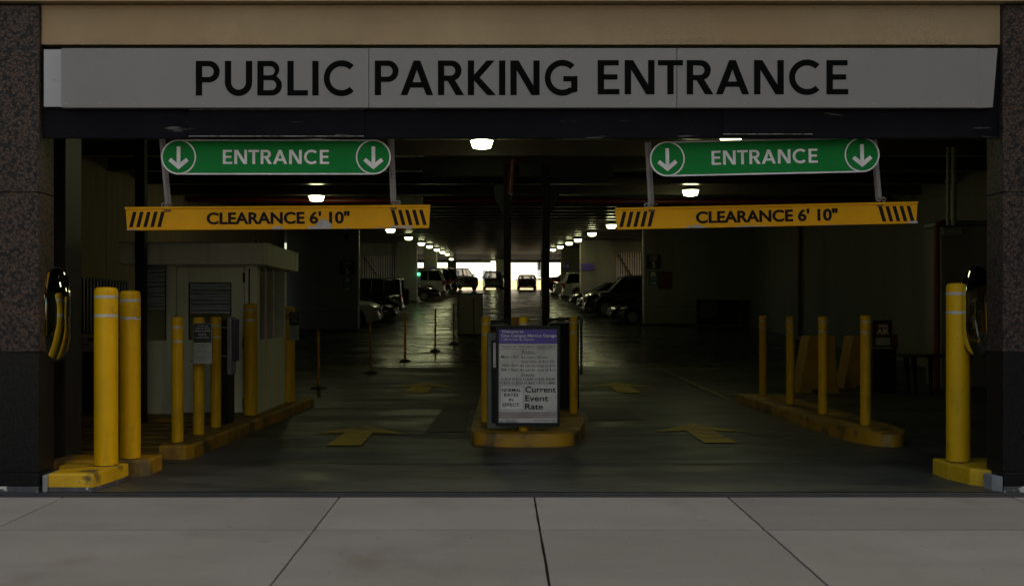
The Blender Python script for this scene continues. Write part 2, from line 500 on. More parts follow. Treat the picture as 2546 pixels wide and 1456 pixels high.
_cap = None
def place_text(s, x0, x1, zb, cap, y, m, parent=None, org=(0, 0, 0), bold=0.0, name='lettering', style='std', mat4=None, keep=False):
    """text in the XZ plane facing -Y; x0..x1 fixed width (x1 None: natural), zb baseline, cap = capital height"""
    global _cap
    if style == 'geo' and len(s) > 1:
        _, wd = word_contours(s)
        k = (x1 - x0) / wd
        x, prev, out = 0, None, []
        for ch in s:
            if prev: x += .15 + KERN.get((prev, ch), 0)
            gw = G[ch][0]
            out.append(place_text(ch, x0 + x * k, x0 + (x + gw) * k, zb, cap, y, m, parent, org, name='letter', style='geo'))
            x += gw; prev = ch
        return out
    if style == 'geo':
        cs, wd = word_contours(s)
        me = curve_mesh(name, cs)
        sx, sy, ox, oy = (x1 - x0) / wd, cap, 0, 0
    else:
        if _cap is None:
            c = bpy.data.curves.new('cap', 'FONT'); c.body = 'H'
            mm = curve_to_mesh(c)
            _cap = max(v.co.y for v in mm.vertices)
        c = bpy.data.curves.new(name, 'FONT')
        c.body = s
        c.offset = bold
        c.extrude = .002
        me = curve_to_mesh(c)
        xs = [v.co.x for v in me.vertices]
        wd = max(xs) - min(xs)
        ox, oy = -min(xs), 0
        sy = cap / _cap
        sx = (x1 - x0) / wd if x1 is not None else sy
    for v in me.vertices:
        u, q, dp = v.co
        p = Vector((x0 + (u + ox) * sx, y - abs(dp) if dp > 0 else y, zb + q * sy))
        v.co = (mat4 @ p) if mat4 is not None else p - Vector(org)
    me.materials.clear()
    me.materials.append(m)
    o = bpy.data.objects.new(name, me)
    col.objects.link(o)
    if parent is not None: o.parent = parent
    return o

def join_meshes(objs, name):
    """merge several lettering objects with one material into the first"""
    bm = bmesh.new()
    for o in objs: bm.from_mesh(o.data)
    me = bpy.data.meshes.new(name)
    bm.to_mesh(me); bm.free()
    me.materials.append(objs[0].data.materials[0])
    o0 = objs[0]
    o0.data = me
    o0.name = name
    for o in objs[1:]: bpy.data.objects.remove(o)
    o0['kind'] = 'stuff'
    return o0

def at_px(d):
    """helpers turning pixels of the 2546 wide frame into x and z on the plane y=d"""
    return (lambda x: PX(x, d)), (lambda y: PZ(y, d))

# ================================================================== SETTING
MB().box(-400, 400, -300, 120, -1.2, -.9).build('ground', M['terrain'], kind='structure')
MB().box(-300, 300, 110, 700, 3.2, 3.86).build('far_ground', M['far_ground'], kind='structure')
MB().box(-120, 120, -9.0, 1.9, -.6, -.30).build('road', M['asphalt'], kind='structure')
MB().box(-120, 120, 1.9, 2.08, -.6, -.142, .02).build('kerb', M['curb'], kind='structure')

# sidewalk with slabs
SLOPE = .021
def ZS(y): return -(8.70 - y) * SLOPE
sw = MB()
sw.quad((-40, 2.08, ZS(2.08) - .03), (40, 2.08, ZS(2.08) - .03), (40, 8.70, -.03), (-40, 8.70, -.03))
walk = sw.build('sidewalk', M['joint'], kind='structure')
xs = [-9.8, -8.2, -6.7, -5.2, -3.61, -1.32, .294, 1.90, 4.25, 5.9, 7.5, 9.1]
ys = [8.675, 7.47, 5.88, 4.3, 2.72, 2.10]
for yi, (ya, yb) in enumerate(zip(ys, ys[1:])):
    for a, b in zip(xs, xs[1:]):
        m = MB()
        g = .0085; gy = .016
        x0, x1, y0, y1 = a + g, b - g, yb + gy, ya - gy
        n = 10
        # slightly uneven edges
        pts = []
        for i in range(n + 1): pts.append((x0 + (x1 - x0) * i / n, y0 + random.uniform(-.0015, .0015)))
        for i in range(1, n): pts.append((x1 + random.uniform(-.002, .002), y0 + (y1 - y0) * i / n))
        for i in range(n + 1): pts.append((x1 + (x0 - x1) * i / n, y1 + random.uniform(-.0015, .0015)))
        for i in range(1, n): pts.append((x0 + random.uniform(-.002, .002), y1 + (y0 - y1) * i / n))
        m.prism(pts, -.06, 0, .003)
        for v in m.bm.verts: v.co.z += ZS(v.co.y) + 0.0
        m.build('concrete_slab', random.choice(SW), walk)

# trench strip between sidewalk and garage
tr = MB().box(-12, 12, 8.70, 8.93, -.12, -.03).build('trench_drain', M['crack'], label='dark rubber and steel trench strip across the garage threshold', cat='trench drain')
for i, (ya, yb, zt) in enumerate([(8.703, 8.735, -.004), (8.742, 8.765, -.010), (8.775, 8.80, -.006), (8.812, 8.835, -.012), (8.845, 8.87, -.006), (8.88, 8.925, -.003)]):
    MB().box(-12, 12, ya, yb, -.05, zt, .004).build('grate_bar', M['trench'], tr)

# garage floor
gf = MB()
yy = [8.93, 12, 16, 21, 23, 25] + [27 + 2 * i for i in range(43)]
yy = [y for y in yy if y <= 111]
xx = [-14, -6, 0, 6, 14]
vv = [[gf.bm.verts.new((x, y, FL(y))) for x in xx] for y in yy]
for i in range(len(yy) - 1):
    for j in range(len(xx) - 1):
        gf.bm.faces.new((vv[i][j], vv[i][j + 1], vv[i + 1][j + 1], vv[i + 1][j]))
ramp_f = [f for f in gf.bm.faces if f.calc_center_median().y > 27]
rp = MB()
for f in ramp_f: rp.bm.faces.new([rp.bm.verts.new(v.co) for v in f.verts])
bmesh.ops.delete(gf.bm, geom=ramp_f, context='FACES')
bmesh.ops.remove_doubles(rp.bm, verts=rp.bm.verts, dist=.001)
gfl = gf.build('garage_floor', M['floor'], kind='structure')
rp.build('ramp', M['ramp'], kind='structure')
def decal(name, pts, m, dz=.004, parent=None):
    d = MB()
    d.bm.faces.new([d.bm.verts.new((x, y, FL(y) + dz)) for x, y in pts])
    return d.build(name, m, parent)
# slab joints across the ramp, thin and dark
for y in [10.6, 13.1, 16.9, 19.6, 22.4, 25.8, 28.6, 31.5, 34.6, 38, 41.5, 45, 49, 53, 57, 61, 66, 71, 76, 82, 88]:
    wj = .012 + .0012 * y
    decal('floor_joint', [(-8.5, y), (10.9, y), (10.9, y + wj), (-8.5, y + wj)], M['crack'], .004, gfl)
# tar patches and stains
for x0, x1, y0, y1 in [(-.95, -.42, 13.4, 17.6), (1.3, 2.1, 15.0, 17.0)]:
    decal('tar_patch', [(x0, y0), (x1, y0 + .1), (x1 - .05, y1), (x0 + .06, y1 - .1)], M['floor_patch'], .008, gfl)
# arrows
def arrow(cx, y0, sc=1.0):
    p = [(-.21, 0), (.19, 0), (.17, 1.30), (.60, 1.18), (.0, 2.15), (-.60, 1.18), (-.18, 1.30)]
    return [(cx + x * sc, y0 + y * sc) for x, y in p]
decal('painted_arrow', arrow(-1.78, 12.05), M['lane_yellow'], .012, gfl)
decal('painted_arrow', arrow(2.62, 12.3), M['lane_yellow'], .012, gfl)
decal('painted_arrow', arrow(-1.6, 20.2, 1.2), M['lane_yellow'], .012, gfl)
decal('painted_arrow', arrow(2.55, 20.3, 1.2), M['lane_yellow'], .012, gfl)
decal('lane_line', [(4.08, 18.6), (4.11, 18.6), (4.11, 27), (4.08, 27)], M['lane_yellow'], .012, gfl)
for (a, b) in [(-.35, 90), (1.2, 92)]:
    decal('lane_line', [(a, b), (a + .9, b), (a + .8, b + 1.2), (a + .1, b + 1.2)], M['lane_white'], .012, gfl)

# ceiling: deck, joists
cm = MB()
cy = [9.35, 22, 27.4] + [30 + 2.5 * i for i in range(33)]
cv = [[cm.bm.verts.new((x, y, CE(y))) for x in (-14, 14)] for y in cy if y <= 111]
ct = [[cm.bm.verts.new((x, y, CE(y) + .4)) for x in (-14, 14)] for y in cy if y <= 111]
for i in range(len(cv) - 1):
    cm.bm.faces.new((cv[i][0], cv[i][1], cv[i + 1][1], cv[i + 1][0]))
    cm.bm.faces.new((ct[i][0], ct[i][1], ct[i + 1][1], ct[i + 1][0]))
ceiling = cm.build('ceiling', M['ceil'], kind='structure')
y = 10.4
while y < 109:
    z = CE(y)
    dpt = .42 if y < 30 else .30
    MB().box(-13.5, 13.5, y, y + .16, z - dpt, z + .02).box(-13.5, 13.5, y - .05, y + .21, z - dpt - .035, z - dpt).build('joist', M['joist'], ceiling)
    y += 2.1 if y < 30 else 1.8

# unseen upper floors to block light over the garage; street wall outside the opening
MB().box(-14, 14, 9.35, 111, 7.95, 17).build('light_blocking_floors', M['tan_wall'], kind='structure')

# ------------------------------------------------------------------ facade
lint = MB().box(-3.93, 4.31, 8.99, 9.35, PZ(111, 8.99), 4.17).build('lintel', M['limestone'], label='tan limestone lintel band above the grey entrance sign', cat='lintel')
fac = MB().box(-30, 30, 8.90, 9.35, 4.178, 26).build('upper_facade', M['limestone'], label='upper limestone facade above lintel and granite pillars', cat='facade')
XL, XR = -3.935, 4.315
def pillar(sign, xin, lab):
    x0, x1 = (xin - 2.6, xin) if sign < 0 else (xin, xin + 2.6)
    e = empty('granite_pillar', (xin, 8.95, 0), lab, 'pillar', 'granite pillars at either side of the opening')
    zs = [.16, PZ(875, 8.95) , PZ(478, 8.95), PZ(13, 8.95)]
    o = e.location
    MB(o).box(x0 + .02, x1 - .02, 8.965, 9.24, 0, zs[3]).build('backing', M['seam'], e)
    MB(o).box(x0, x1, 8.95, 9.25, zs[0] + .003, zs[1] - .003, .004).build('dark_stone_panel', M['dark_granite'], e)
    MB(o).box(x0, x1, 8.95, 9.25, zs[1] + .003, zs[2] - .003, .004).build('stone_panel', M['granite'], e)
    MB(o).box(x0, x1, 8.95, 9.25, zs[2] + .003, zs[3] - .002, .004).build('stone_panel', M['granite'], e)
    MB(o).box(x0, x1, 8.938, 9.255, .046, zs[0] - .003, .004).build('plinth_stone', M['dark_granite'], e)
    MB(o).box(x0, x1, 8.932, 9.26, -.02, .043, .003).build('base_strip', M['base_metal'], e)
    return e
pillar(-1, XL, 'brown speckled granite pillar left of the garage opening')
pillar(1, XR, 'dark granite pillar right of the garage opening')
for s, lab in ((-1, 'plain stone wall of the street front beyond the left pillar'), (1, 'plain stone wall of the street front beyond the right pillar')):
    a, b = (-30, XL - 2.61) if s < 0 else (XR + 2.61, 30)
    MB().box(a, b, 8.97, 9.35, -.1, 4.17).build('street_wall', M['tan_wall'], label=lab, cat='wall')

# recessed side walls and steel jambs just inside
for s in (-1, 1):
    x = -4.62 if s < 0 else 5.15
    lab = 'dark steel door jamb inside the %s pillar' % ('left' if s < 0 else 'right')
    e = empty('door_jamb', (x, 10.6, 0), lab, 'door jamb', 'steel jambs of the rolling door')
    o = e.location
    MB(o).box(x - .09, x + .22, 10.6, 10.63, 0, 5).build('jamb_flange', M['jamb'], e)
    MB(o).box(x + .22, x + .25, 10.55, 10.95, 0, 5).build('jamb_web', M['jamb'], e)
    MB(o).box(x + .08, x + .11, 10.57, 10.6, 0, 5).build('guide_rail', M['pipe'], e)

# ------------------------------------------------------------------ main sign
D = 8.93
fx, fz = at_px(D)
sg = empty('entrance_sign', (0, D, fz(268)), 'long grey metal sign reading PUBLIC PARKING ENTRANCE above the opening', 'sign')
o = sg.location
for i, (a, b) in enumerate([(152, 917), (917, 1683), (1683, 2432)]):
    MB(o).box(fx(a) + .002, fx(b) - .002, D, D + .05, fz(268), fz(120), .003).build('sign_panel', M['sign_metal'], sg)
MB(o).box(fx(105), fx(152) - .002, D + .03, D + .055, fz(264), fz(121), .002).build('end_panel', M['sign_end'], sg, label='paler end panel at the left')
MB(o).plate([(fx(2432) + .002, fz(268)), (fx(2470), fz(266)), (fx(2482), fz(119)), (fx(2432) + .002, fz(120))], D + .012, D + .04).build('end_panel', M['sign_metal'], sg)
L = []
for wd, a, b, yt, yb in [('PUBLIC', 487, 884, 152, 238), ('PARKING', 932, 1437, 151, 237), ('ENTRANCE', 1486, 2109, 150, 235)]:
    L.append(place_text(wd, fx(a), fx(b), fz(yb), fz(yt) - fz(yb), D - .001, M['black'], sg, o, style='geo'))
bl = MB(o)
for x in (165, 248, 265, 335, 505, 670, 930, 1090, 1250, 1410, 1570, 1672, 1696, 1850, 2010, 2170, 2330, 2420):
    for yb in (130, 258):
        bl.cyl((fx(x), D - .004, fz(yb)), (fx(x), D + .002, fz(yb)), .004, n=8)
bl.build('rivets', M['sign_end'], sg, kind='stuff')

# header beam below the sign
hb = empty('header_beam', (0, 9.0, fz(345)), 'black steel header beam hanging below the grey sign', 'beam')
o = hb.location
MB(o).box(XL + .005, XR - .005, 9.00, 9.025, PZ(344, 9.0), PZ(112, 9.0) - .03, .004).build('beam_face', M['header'], hb)
MB(o).box(XL + .01, XR - .01, 9.028, 9.34, PZ(344, 9.0) + .16, PZ(344, 9.0) + .19).build('beam_flange', M['header'], hb)
for a, b, c, d2 in [(470, 905, 273, 339), (1797, 2020, 270, 334)]:
    MB(o).box(PX(a, 8.99), PX(b, 8.99), 8.985, 9.0, PZ(d2, 8.99), PZ(c, 8.99), .003).build('cover_plate', M['header'], hb)
    MB(o).box(PX(a, 8.99), PX(b, 8.99), 8.980, 8.984, PZ(d2, 8.99) - .004, PZ(d2, 8.99) + .004).box(PX(a, 8.99), PX(b, 8.99), 8.980, 8.984, PZ(c, 8.99) - .002, PZ(c, 8.99) + .002).build('plate_rim', M['header_rim'], hb)

# ------------------------------------------------------------------ green entrance signs
def green_sign(cxpx, cypx, D, tilt, lab):
    s = SC(D)
    e = empty('hanging_entrance_sign', (PX(cxpx, D), D, PZ(cypx, D)), lab, 'sign', 'green entrance signs under the header')
    e.rotation_euler = (0, tilt, 0)
    hw, hh = 285.5 / s, 43.5 / s
    def stadium(w_, h_, n=24):
        return arc(w_ - h_, 0, h_, -90, 90, n) + arc(-w_ + h_, 0, h_, 90, 270, n)
    MB().plate(stadium(hw, hh), 0, .012).build('backplate', M['white'], e)
    b = .0135
    MB().plate(stadium(hw - b, hh - b), -.002, .0).build('green_face', M['green'], e)
    for sx in (-1, 1):
        c = sx * (hw - hh)
        ring = bpy.data.objects.new('white_ring', curve_mesh('white_ring', [arc(c, 0, hh - .0005, 0, 360, 48)[:-1], arc(c, 0, hh - .0125, 0, 360, 48)[:-1]], .001))
        for v in ring.data.vertices: v.co = (v.co.x, -.005 - v.co.z, v.co.y)
        ring.data.materials.append(M['white'])
        col.objects.link(ring); ring.parent = e
        u = hh / 43.5
        ar = [(-4.5, 26), (4.5, 26), (4.5, -14), (19, -2.5), (25, -10), (0, -31), (-25, -10), (-19, -2.5), (-4.5, -14)]
        MB().plate([(c + x * u, z * u) for x, z in ar], -.008, -.0025).build('down_arrow', M['white'], e)
    place_text('ENTRANCE', -132 / s, 132 / s, -17.5 / s, 35 / s, -.003, M['white'], e, style='geo')
    bb = MB()
    for x in (-210, 0, 205): bb.cyl((x / s, -.006, hh - .014), (x / s, -.001, hh - .014), .006, n=8)
    bb.build('rivets', M['hanger'], e, kind='stuff')
    return e
green_sign(686.5, 390.5, 9.14, R(0), 'level green ENTRANCE sign with white arrows above the left lane')
green_sign(1901, 390, 9.14, R(-1.25), 'tilted green ENTRANCE sign with white arrows above the right lane')

# clearance bars with their hangers
def clearance_bar(x0, x1, yt, yb, D, tilt, lab, hang, seed):
    s = SC(D)
    cx, cyy = (x0 + x1) / 2, (yt + yb) / 2
    e = empty('clearance_bar', (PX(cx, D), D, PZ(cyy, D)), lab, 'clearance bar', 'yellow clearance bars over the lanes')
    e.rotation_euler = (0, tilt, 0)
    hw, hh = (x1 - x0) / 2 / s, (yb - yt) / 2 / s
    # tapered ends: bar is a folded channel, longer at the top
    tk = .016
    pr = MB()
    pr.plate([(-hw + tk, -hh), (hw - tk, -hh), (hw, hh), (-hw, hh)], .0, .045)
    me = pr.build('bar_body', M['bar_yellow'].copy() if False else M['bar_yellow'], e)
    # shift local coordinates for the peeling near the lower edge
    ri = MB()
    ri.box(-hw - .002, hw + .002, -.016, -.0, hh - .022, hh, .003).box(-hw + tk, hw - tk, -.014, -.0, -hh, -hh + .020, .003)
    ri.build('folded_lip', M['bar_yellow'], e)
    def text(t, a, b, capz, zb): tag(place_text(t, a / s, b / s, zb / s, capz / s, -.002, M['bar_brown'], e, bold=.018), kind='stuff'); [tag(place_text(t, a / s + q, b / s + q, zb / s + r_, capz / s, -.0025 - h_, M['bar_brown'], e, bold=.018), kind='stuff') for q, r_, h_ in ((.006, 0, 0), (.003, .002, .0006), (.003, -.002, .0012))]
    tx0, tx1 = (514, 868) if seed == 0 else (1730, 2081)
    text("CLEARANCE 6' 10\"", tx0 - cx, tx1 - cx, 27, -14.5)
    for sd_ in (-1, 1):
        for k in range(5):
            xb = sd_ * ((x1 - x0) / 2 - 9 - k * 17.5)
            z0, z1, sh, wd = -21, 17, 10, 9
            p = [(xb - sd_ * sh * 0 , z0), (xb - sd_ * wd, z0), (xb - sd_ * wd - sd_ * sh, z1), (xb - sd_ * sh, z1)]
            p = [(q + (0 if sd_ < 0 else 0), z) for q, z in p]
            MB().plate([(q / s, z / s) for q, z in p], -.003, -.0005).build('stripe', M['bar_brown'], e)
    torn = [[(765, 571), (768, 563), (780, 566), (792, 553), (800, 544), (812, 549), (823, 556), (826, 571)], [(676, 570), (680, 564), (700, 563), (705, 570)],
            [(967, 569), (975, 563), (1000, 565), (1022, 563), (1026, 569)]] if seed == 0 else [[(1700, 567), (1712, 561), (1722, 564), (1728, 557), (1742, 562), (1757, 565), (1760, 567)],
            [(1820, 565), (1850, 561), (1905, 562), (1930, 565)], [(2020, 563), (2060, 559), (2110, 561), (2140, 563)], [(2255, 558), (2258, 550), (2279, 549), (2280, 558)]]
    for tp in torn:
        MB().plate([((a - cx) / s, min(hh, max(-hh + .001, -(b_ - cyy - (0 if seed == 0 else (cx - a) * .0209)) / s))) for a, b_ in tp], -.0155, -.0142 + .004).build('torn_paint', M['torn'], e)
    # steel hangers go up to the header
    inv = e.matrix_world.inverted()
    for (xa, ya, xb, yb2) in hang:
        hd = MB()
        A = Vector((PX(xa, 9.42), 9.42, PZ(ya, 9.42))) - e.location
        B = Vector((PX(xb, D), D + .02, PZ(yb2, D))) - e.location
        A.rotate(Matrix.Rotation(-tilt, 3, 'Y')); B.rotate(Matrix.Rotation(-tilt, 3, 'Y'))
        hd.cyl(A, B, .028, n=4)
        hd.build('hanger_arm', M['hanger'], e)
        ry = MB()
        c = B + Vector((-.045 if xb < cx else .045, 0, .01))
        for k in range(10):
            a0, a1 = 2 * math.pi * k / 10, 2 * math.pi * (k + 1) / 10
            ry.cyl(c + Vector((math.cos(a0) * .018, 0, math.sin(a0) * .018)), c + Vector((math.cos(a1) * .018, 0, math.sin(a1) * .018)), .005, n=6)
        ry.cyl(c + Vector((0, 0, -.05)), c + Vector((0, 0, -.018)), .006, n=6)
        ry.build('eye_bolt', M['hanger'], e)
        MB().cyl(B + Vector((-.02, -.04, .01)), B + Vector((.06, -.04, .012)), .006, n=6).box(B.x - .03, B.x + .03, -.01, .03, B.z - .055, B.z - .035).build('bolt', M['rust'], e)
clearance_bar(312, 1070, 512, 570, 9.72, R(-.42), 'yellow clearance bar with a torn grey patch over the 10, left lane', [(403, 340, 417, 512), (972, 340, 978, 506)], 0)
clearance_bar(1530, 2282, 509, 563, 9.72, R(-1.2), 'yellow clearance bar scraped along its lower edge, right lane', [(1611, 352, 1620, 512), (2172, 345, 2187, 498)], 1)

# ------------------------------------------------------------------ bollards
def bollard(name, x, y, z, r, h, label, group, bands=(.93, .80), m='bollard'):
    e = empty(name, (x, y, z), label, 'bollard', group)
    b = r * .9
    prof = [(r * 1.0, 0), (r, h - b * .55), (r * .97, h - b * .28), (r * .86, h - b * .08), (r * .60, h), (0.0, h + .002)]
    MB().lathe(prof, n=32).build('sleeve', M[m], e, smooth=True)
    MB().lathe([(r * 1.012, 0), (r * 1.012, .008), (r * 1.002, .008)], n=32).build('foot_gap', M['seam'], e)
    for f in bands:
        hh = .011 if r < .08 else .013
        MB().lathe([(r * 1.001, h * f - hh), (r * 1.012, h * f - hh), (r * 1.012, h * f + hh), (r * 1.001, h * f + hh)], n=32).build('reflective_band', M['tape'], e, smooth=True)
    return e
GB = 'yellow bollards guarding the lanes'
bollard('bollard', -3.555, 9.47, .15, .104, 1.61, 'thick yellow bollard on the chipped kerb block beside the left pillar', GB, (.945, .84))
bollard('bollard', -3.50, 9.93, .15, .096, 1.59, 'thick yellow bollard directly behind the leftmost one', GB, (.94, .835))
bollard('bollard', 4.27, 9.72, .15, .104, 1.655, 'thick yellow bollard in front of the right convex mirror', GB, (.94, .835))
xl = [(437, 1102, 787, .0615, 'first slim bollard at the nose of the booth island'), (490, 1083, 788, .0635, 'slim bollard carrying the permit notice on the booth island'),
      (533, 1065, 787, .0635, 'slim bollard between permit notice and ticket machine')]
for px, yb, yt, r, lab in xl:
    d = 1.35 * F / (yb - CY) + .04
    bollard('bollard', PX(px, d), d + r, .15, r, PZ(yt, d) - .15, lab, GB, (.915, .805) if 'first' in lab else (.92, .815))
for px, yb, yt, r, lab in [(623, 1032, 754, .092, 'thick bollard at the front corner of the attendant booth'), (717, 999, 762, .10, 'thick bollard behind the booth with a notice on its side')]:
    d = 1.35 * F / (yb - CY)
    bollard('bollard', PX(px, d), d, .15, r, PZ(yt, d) - .15, lab, GB, (.94, .85))
for px, yb, yt, lab in [(1897, 983, 785, 'rearmost bollard of four on the right island'), (1965, 1005, 787, 'second bollard from the rear on the right island'),
                        (2046, 1029, 786, 'bollard in front of the left concrete barrier on the right island'), (2152, 1057, 783, 'front bollard of four on the right island')]:
    d = 1.35 * F / (yb - CY)
    bollard('bollard', PX(px, d), d, .15, .0635, PZ(yt, d) - .15, lab, GB, (.94, .845))
for px, d, yt, lab in [(1208, 13.25, 787, 'bollard left of the rates sign on the middle island'), (1426, 14.4, 787, 'bollard right of the rates sign on the middle island'),
                       (1302, 12.25, 787, 'bollard right behind the rates sign on the middle island'), (1280, 17.0, 788, 'half hidden bollard behind the left gate cabinet'),
                       (1396, 17.0, 787, 'half hidden bollard behind the right gate cabinet')]:
    bollard('bollard', PX(px, d), d, .15, .0585, PZ(yt, d) - .15, lab, GB, (.935, .835))

# ------------------------------------------------------------------ kerb blocks and islands
k1 = empty('kerb_block', (-3.65, 9.2, 0), 'chipped yellow kerb block under the leftmost bollard', 'kerb block', 'yellow kerb blocks')
o = k1.location
MB(o).prism([(-3.86, 8.965), (-3.475, 8.955), (-3.415, 9.30), (-3.40, 9.60), (-3.96, 9.60), (-3.96, 9.42), (-3.86, 9.42)], .035, .15, .014).build('yellow_top', M['kerb_yellow'], k1)
MB(o).prism([(-3.855, 8.955), (-3.48, 8.945), (-3.42, 9.31), (-3.41, 9.59), (-3.93, 9.59), (-3.855, 9.45)], -.02, .034).build('steel_edge', M['base_metal'], k1)
MB(o).prism([(-3.925, 8.99), (-3.90, 8.945), (-3.865, 8.94), (-3.865, 9.42), (-3.925, 9.42)], -.02, .135, .015).build('grey_corner', M['grey_cap'], k1)
MB().prism([(-4.2, 9.78), (-3.36, 9.78), (-3.29, 9.86), (-3.29, 10.22), (-4.2, 10.22)], -.01, .15, .018).build('kerb_block', M['isl_yellow'], label='second yellow kerb block behind the chipped one', cat='kerb block', group='yellow kerb blocks')
k2 = empty('kerb_block', (4.4, 9.5, 0), 'stepped yellow kerb block with grey corner beside the right pillar', 'kerb block', 'yellow kerb blocks')
o = k2.location
MB(o).prism([(4.13, 9.62), (4.19, 9.30), (4.30, 9.16), (4.50, 9.12), (4.56, 9.16), (4.56, 9.42), (4.9, 9.42), (4.9, 9.95), (4.13, 9.95)], -.01, .15, .02).build('yellow_top', M['kerb_yellow'], k2)
MB(o).prism([(4.245, 9.0), (4.30, 8.945), (4.31, 8.945), (4.31, 9.11), (4.24, 9.15)], -.02, .13, .012).build('grey_corner', M['grey_cap'], k2)

li = empty('booth_island', (-3.5, 14, 0), 'long yellow kerbed island carrying booth and slim bollards', 'traffic island', 'yellow traffic islands')
o = li.location
isl = [(-3.55, 10.93), (-3.27, 10.93), (-3.22, 11.05), (-3.08, 17.4), (-6.3, 17.4), (-6.3, 13.9), (-3.62, 13.9), (-3.58, 11.05)]
MB(o).prism(isl, -.01, .147, .018).build('island_kerb', M['isl_yellow'], li)
MB(o).prism([(-3.50, 11.0), (-3.30, 11.0), (-3.26, 11.1), (-3.12, 17.3), (-6.2, 17.3), (-6.2, 14.0), (-3.54, 14.0)], .147, .1505).build('island_top', M['isl_top'], li)
mi = empty('middle_island', (.4, 14, 0), 'yellow kerbed island with rounded nose under the rates sign', 'traffic island', 'yellow traffic islands')
o = mi.location
ml = arc(-.10, 12.35, .22, 180, 262, 6) + arc(.62, 12.55, .42, 278, 322, 6)
pts = [(-.33, 12.60), (-.328, 12.45), (-.31, 12.32), (-.275, 12.20), (-.22, 12.11), (-.14, 12.045), (-.02, 12.0), (.14, 11.97), (.3, 11.96), (.48, 11.97), (.64, 11.995), (.76, 12.04), (.85, 12.12), (.91, 12.22), (.96, 12.4), (1.12, 13.6), (1.14, 14.2), (1.12, 22.5), (-.30, 22.5)]
MB(o).prism(pts, -.01, .15, .02).build('island_kerb', M['isl_yellow'], mi, smooth=True)
ri_ = empty('right_island', (4.5, 14, 0), 'yellow kerbed island with four slim bollards on the right', 'traffic island', 'yellow traffic islands')
o = ri_.location
pts = [(4.15, 18.2), (4.15, 13.6)] + [(4.515 + .365 * math.cos(R(a)), 13.1 + 1.15 * math.sin(R(a))) for a in range(180, 361, 12)] + [(4.88, 13.6), (4.88, 18.2)]
MB(o).prism(pts, -.01, .15, .02).build('island_kerb', M['isl_yellow'], ri_, smooth=True)

# boards beside the booth island
bd = empty('board_ramp', (-4.6, 12.5, 0), 'low ramp of worn yellow boards left of the booth island', 'ramp')
o = bd.location
for i in range(7):
    ya = 11.35 + i * .36
    MB(o).box(-6.2, -3.66, ya, ya + .345, 0, .03 + .012 * i, .004).build('board', M['board'], bd)

# ------------------------------------------------------------------ attendant booth
BX0, BX1, BY0, BY1, BZ0, BZ1 = -5.0, -3.33, 14.42, 16.4, .15, 2.19
bo = empty('attendant_booth', (-4.2, 14.42, .15), 'pale green attendant booth with flat roof on the left island', 'booth')
o = bo.location
fx, fz = at_px(BY0)
dx0, dx1, dz1 = fx(440), fx(606), fz(663)
wz0, wz1 = fz(846), fz(660)
w0, w1 = fx(364), fx(411)
t = .06
b = MB(o)
# front wall around the door and the window
b.box(BX0, w0, BY0, BY0 + t, BZ0, BZ1)
b.box(w0, w1, BY0, BY0 + t, BZ0, wz0)
b.box(w1, dx0 - .012, BY0, BY0 + t, BZ0, BZ1)
b.box(dx1 + .012, BX1, BY0, BY0 + t, BZ0, BZ1)
b.box(w0, w1, BY0, BY0 + t, wz1, BZ1)
b.box(dx0 - .012, dx1 + .012, BY0, BY0 + t, dz1 + .006, BZ1)
b.build('front_wall', M['booth'], bo)
sz0 = fz(845) 
b = MB(o)
b.box(BX1 - t, BX1, BY0 + t, BY1, BZ0, sz0).box(BX1 - t, BX1, BY0 + t, BY0 + .14, sz0, BZ1).box(BX1 - t, BX1, BY1 - .10, BY1, sz0, BZ1)
b.build('side_wall', M['booth'], bo)
MB(o).box(BX0, BX1 - t, BY1 - t, BY1, BZ0, BZ1).box(BX0, BX0 + t, BY0 + t, BY1 - t, BZ0, BZ1).build('rear_wall', M['booth'], bo)
MB(o).box(-5.11, -3.17, 14.08, 16.55, 2.19, 2.485, .01).build('roof', M['booth'], bo)
MB(o).box(-5.12, -3.16, 14.07, 16.56, 2.478, 2.492, .003).build('roof_flashing', M['pipe'], bo)
dg_ = fx(471), fx(573), fz(842), fz(704)
d = MB(o)
d.box(dx0, dg_[0], BY0 + .006, BY0 + .05, BZ0 + .02, dz1).box(dg_[1], dx1, BY0 + .006, BY0 + .05, BZ0 + .02, dz1)
d.box(dg_[0], dg_[1], BY0 + .006, BY0 + .05, BZ0 + .02, dg_[2]).box(dg_[0], dg_[1], BY0 + .006, BY0 + .05, dg_[3], dz1)
door = d.build('door', M['booth'], bo)
MB(o).box(dg_[0], dg_[1], BY0 + .02, BY0 + .03, dg_[2], dg_[3]).build('door_glass', M['glass'], door)
fr = MB(o)
for a, c, e2, f2 in [(dg_[0] - .012, dg_[0], dg_[2] - .012, dg_[3] + .012), (dg_[1], dg_[1] + .012, dg_[2] - .012, dg_[3] + .012)]:
    fr.box(a, c, BY0 - .002, BY0 + .03, e2, f2)
fr.box(dg_[0], dg_[1], BY0 - .002, BY0 + .03, dg_[3], dg_[3] + .012).box(dg_[0], dg_[1], BY0 - .002, BY0 + .03, dg_[2] - .012, dg_[2])
fr.build('glass_frame', M['seam'], door)
MB(o).cyl((fx(450), BY0 - .06, fz(830)), (fx(450), BY0 + .01, fz(830)), .028, n=12).build('door_knob', M['pipe'], door)
for yh in (690, 850, 1000):
    MB(o).box(dx1 - .01, dx1 + .02, BY0 - .012, BY0 + .004, fz(yh + 12), fz(yh - 12)).build('hinge', M['seam'], door)
MB(o).box(w0, w1, BY0 + .02, BY0 + .03, wz0, wz1).build('window', M['glass'], bo)
MB(o).box(w0 - .02, w0, BY0 - .006, BY0 + .03, wz0, wz1).box(w1, w1 + .015, BY0 - .006, BY0 + .03, wz0, wz1).build('window_frame', M['seam'], bo)
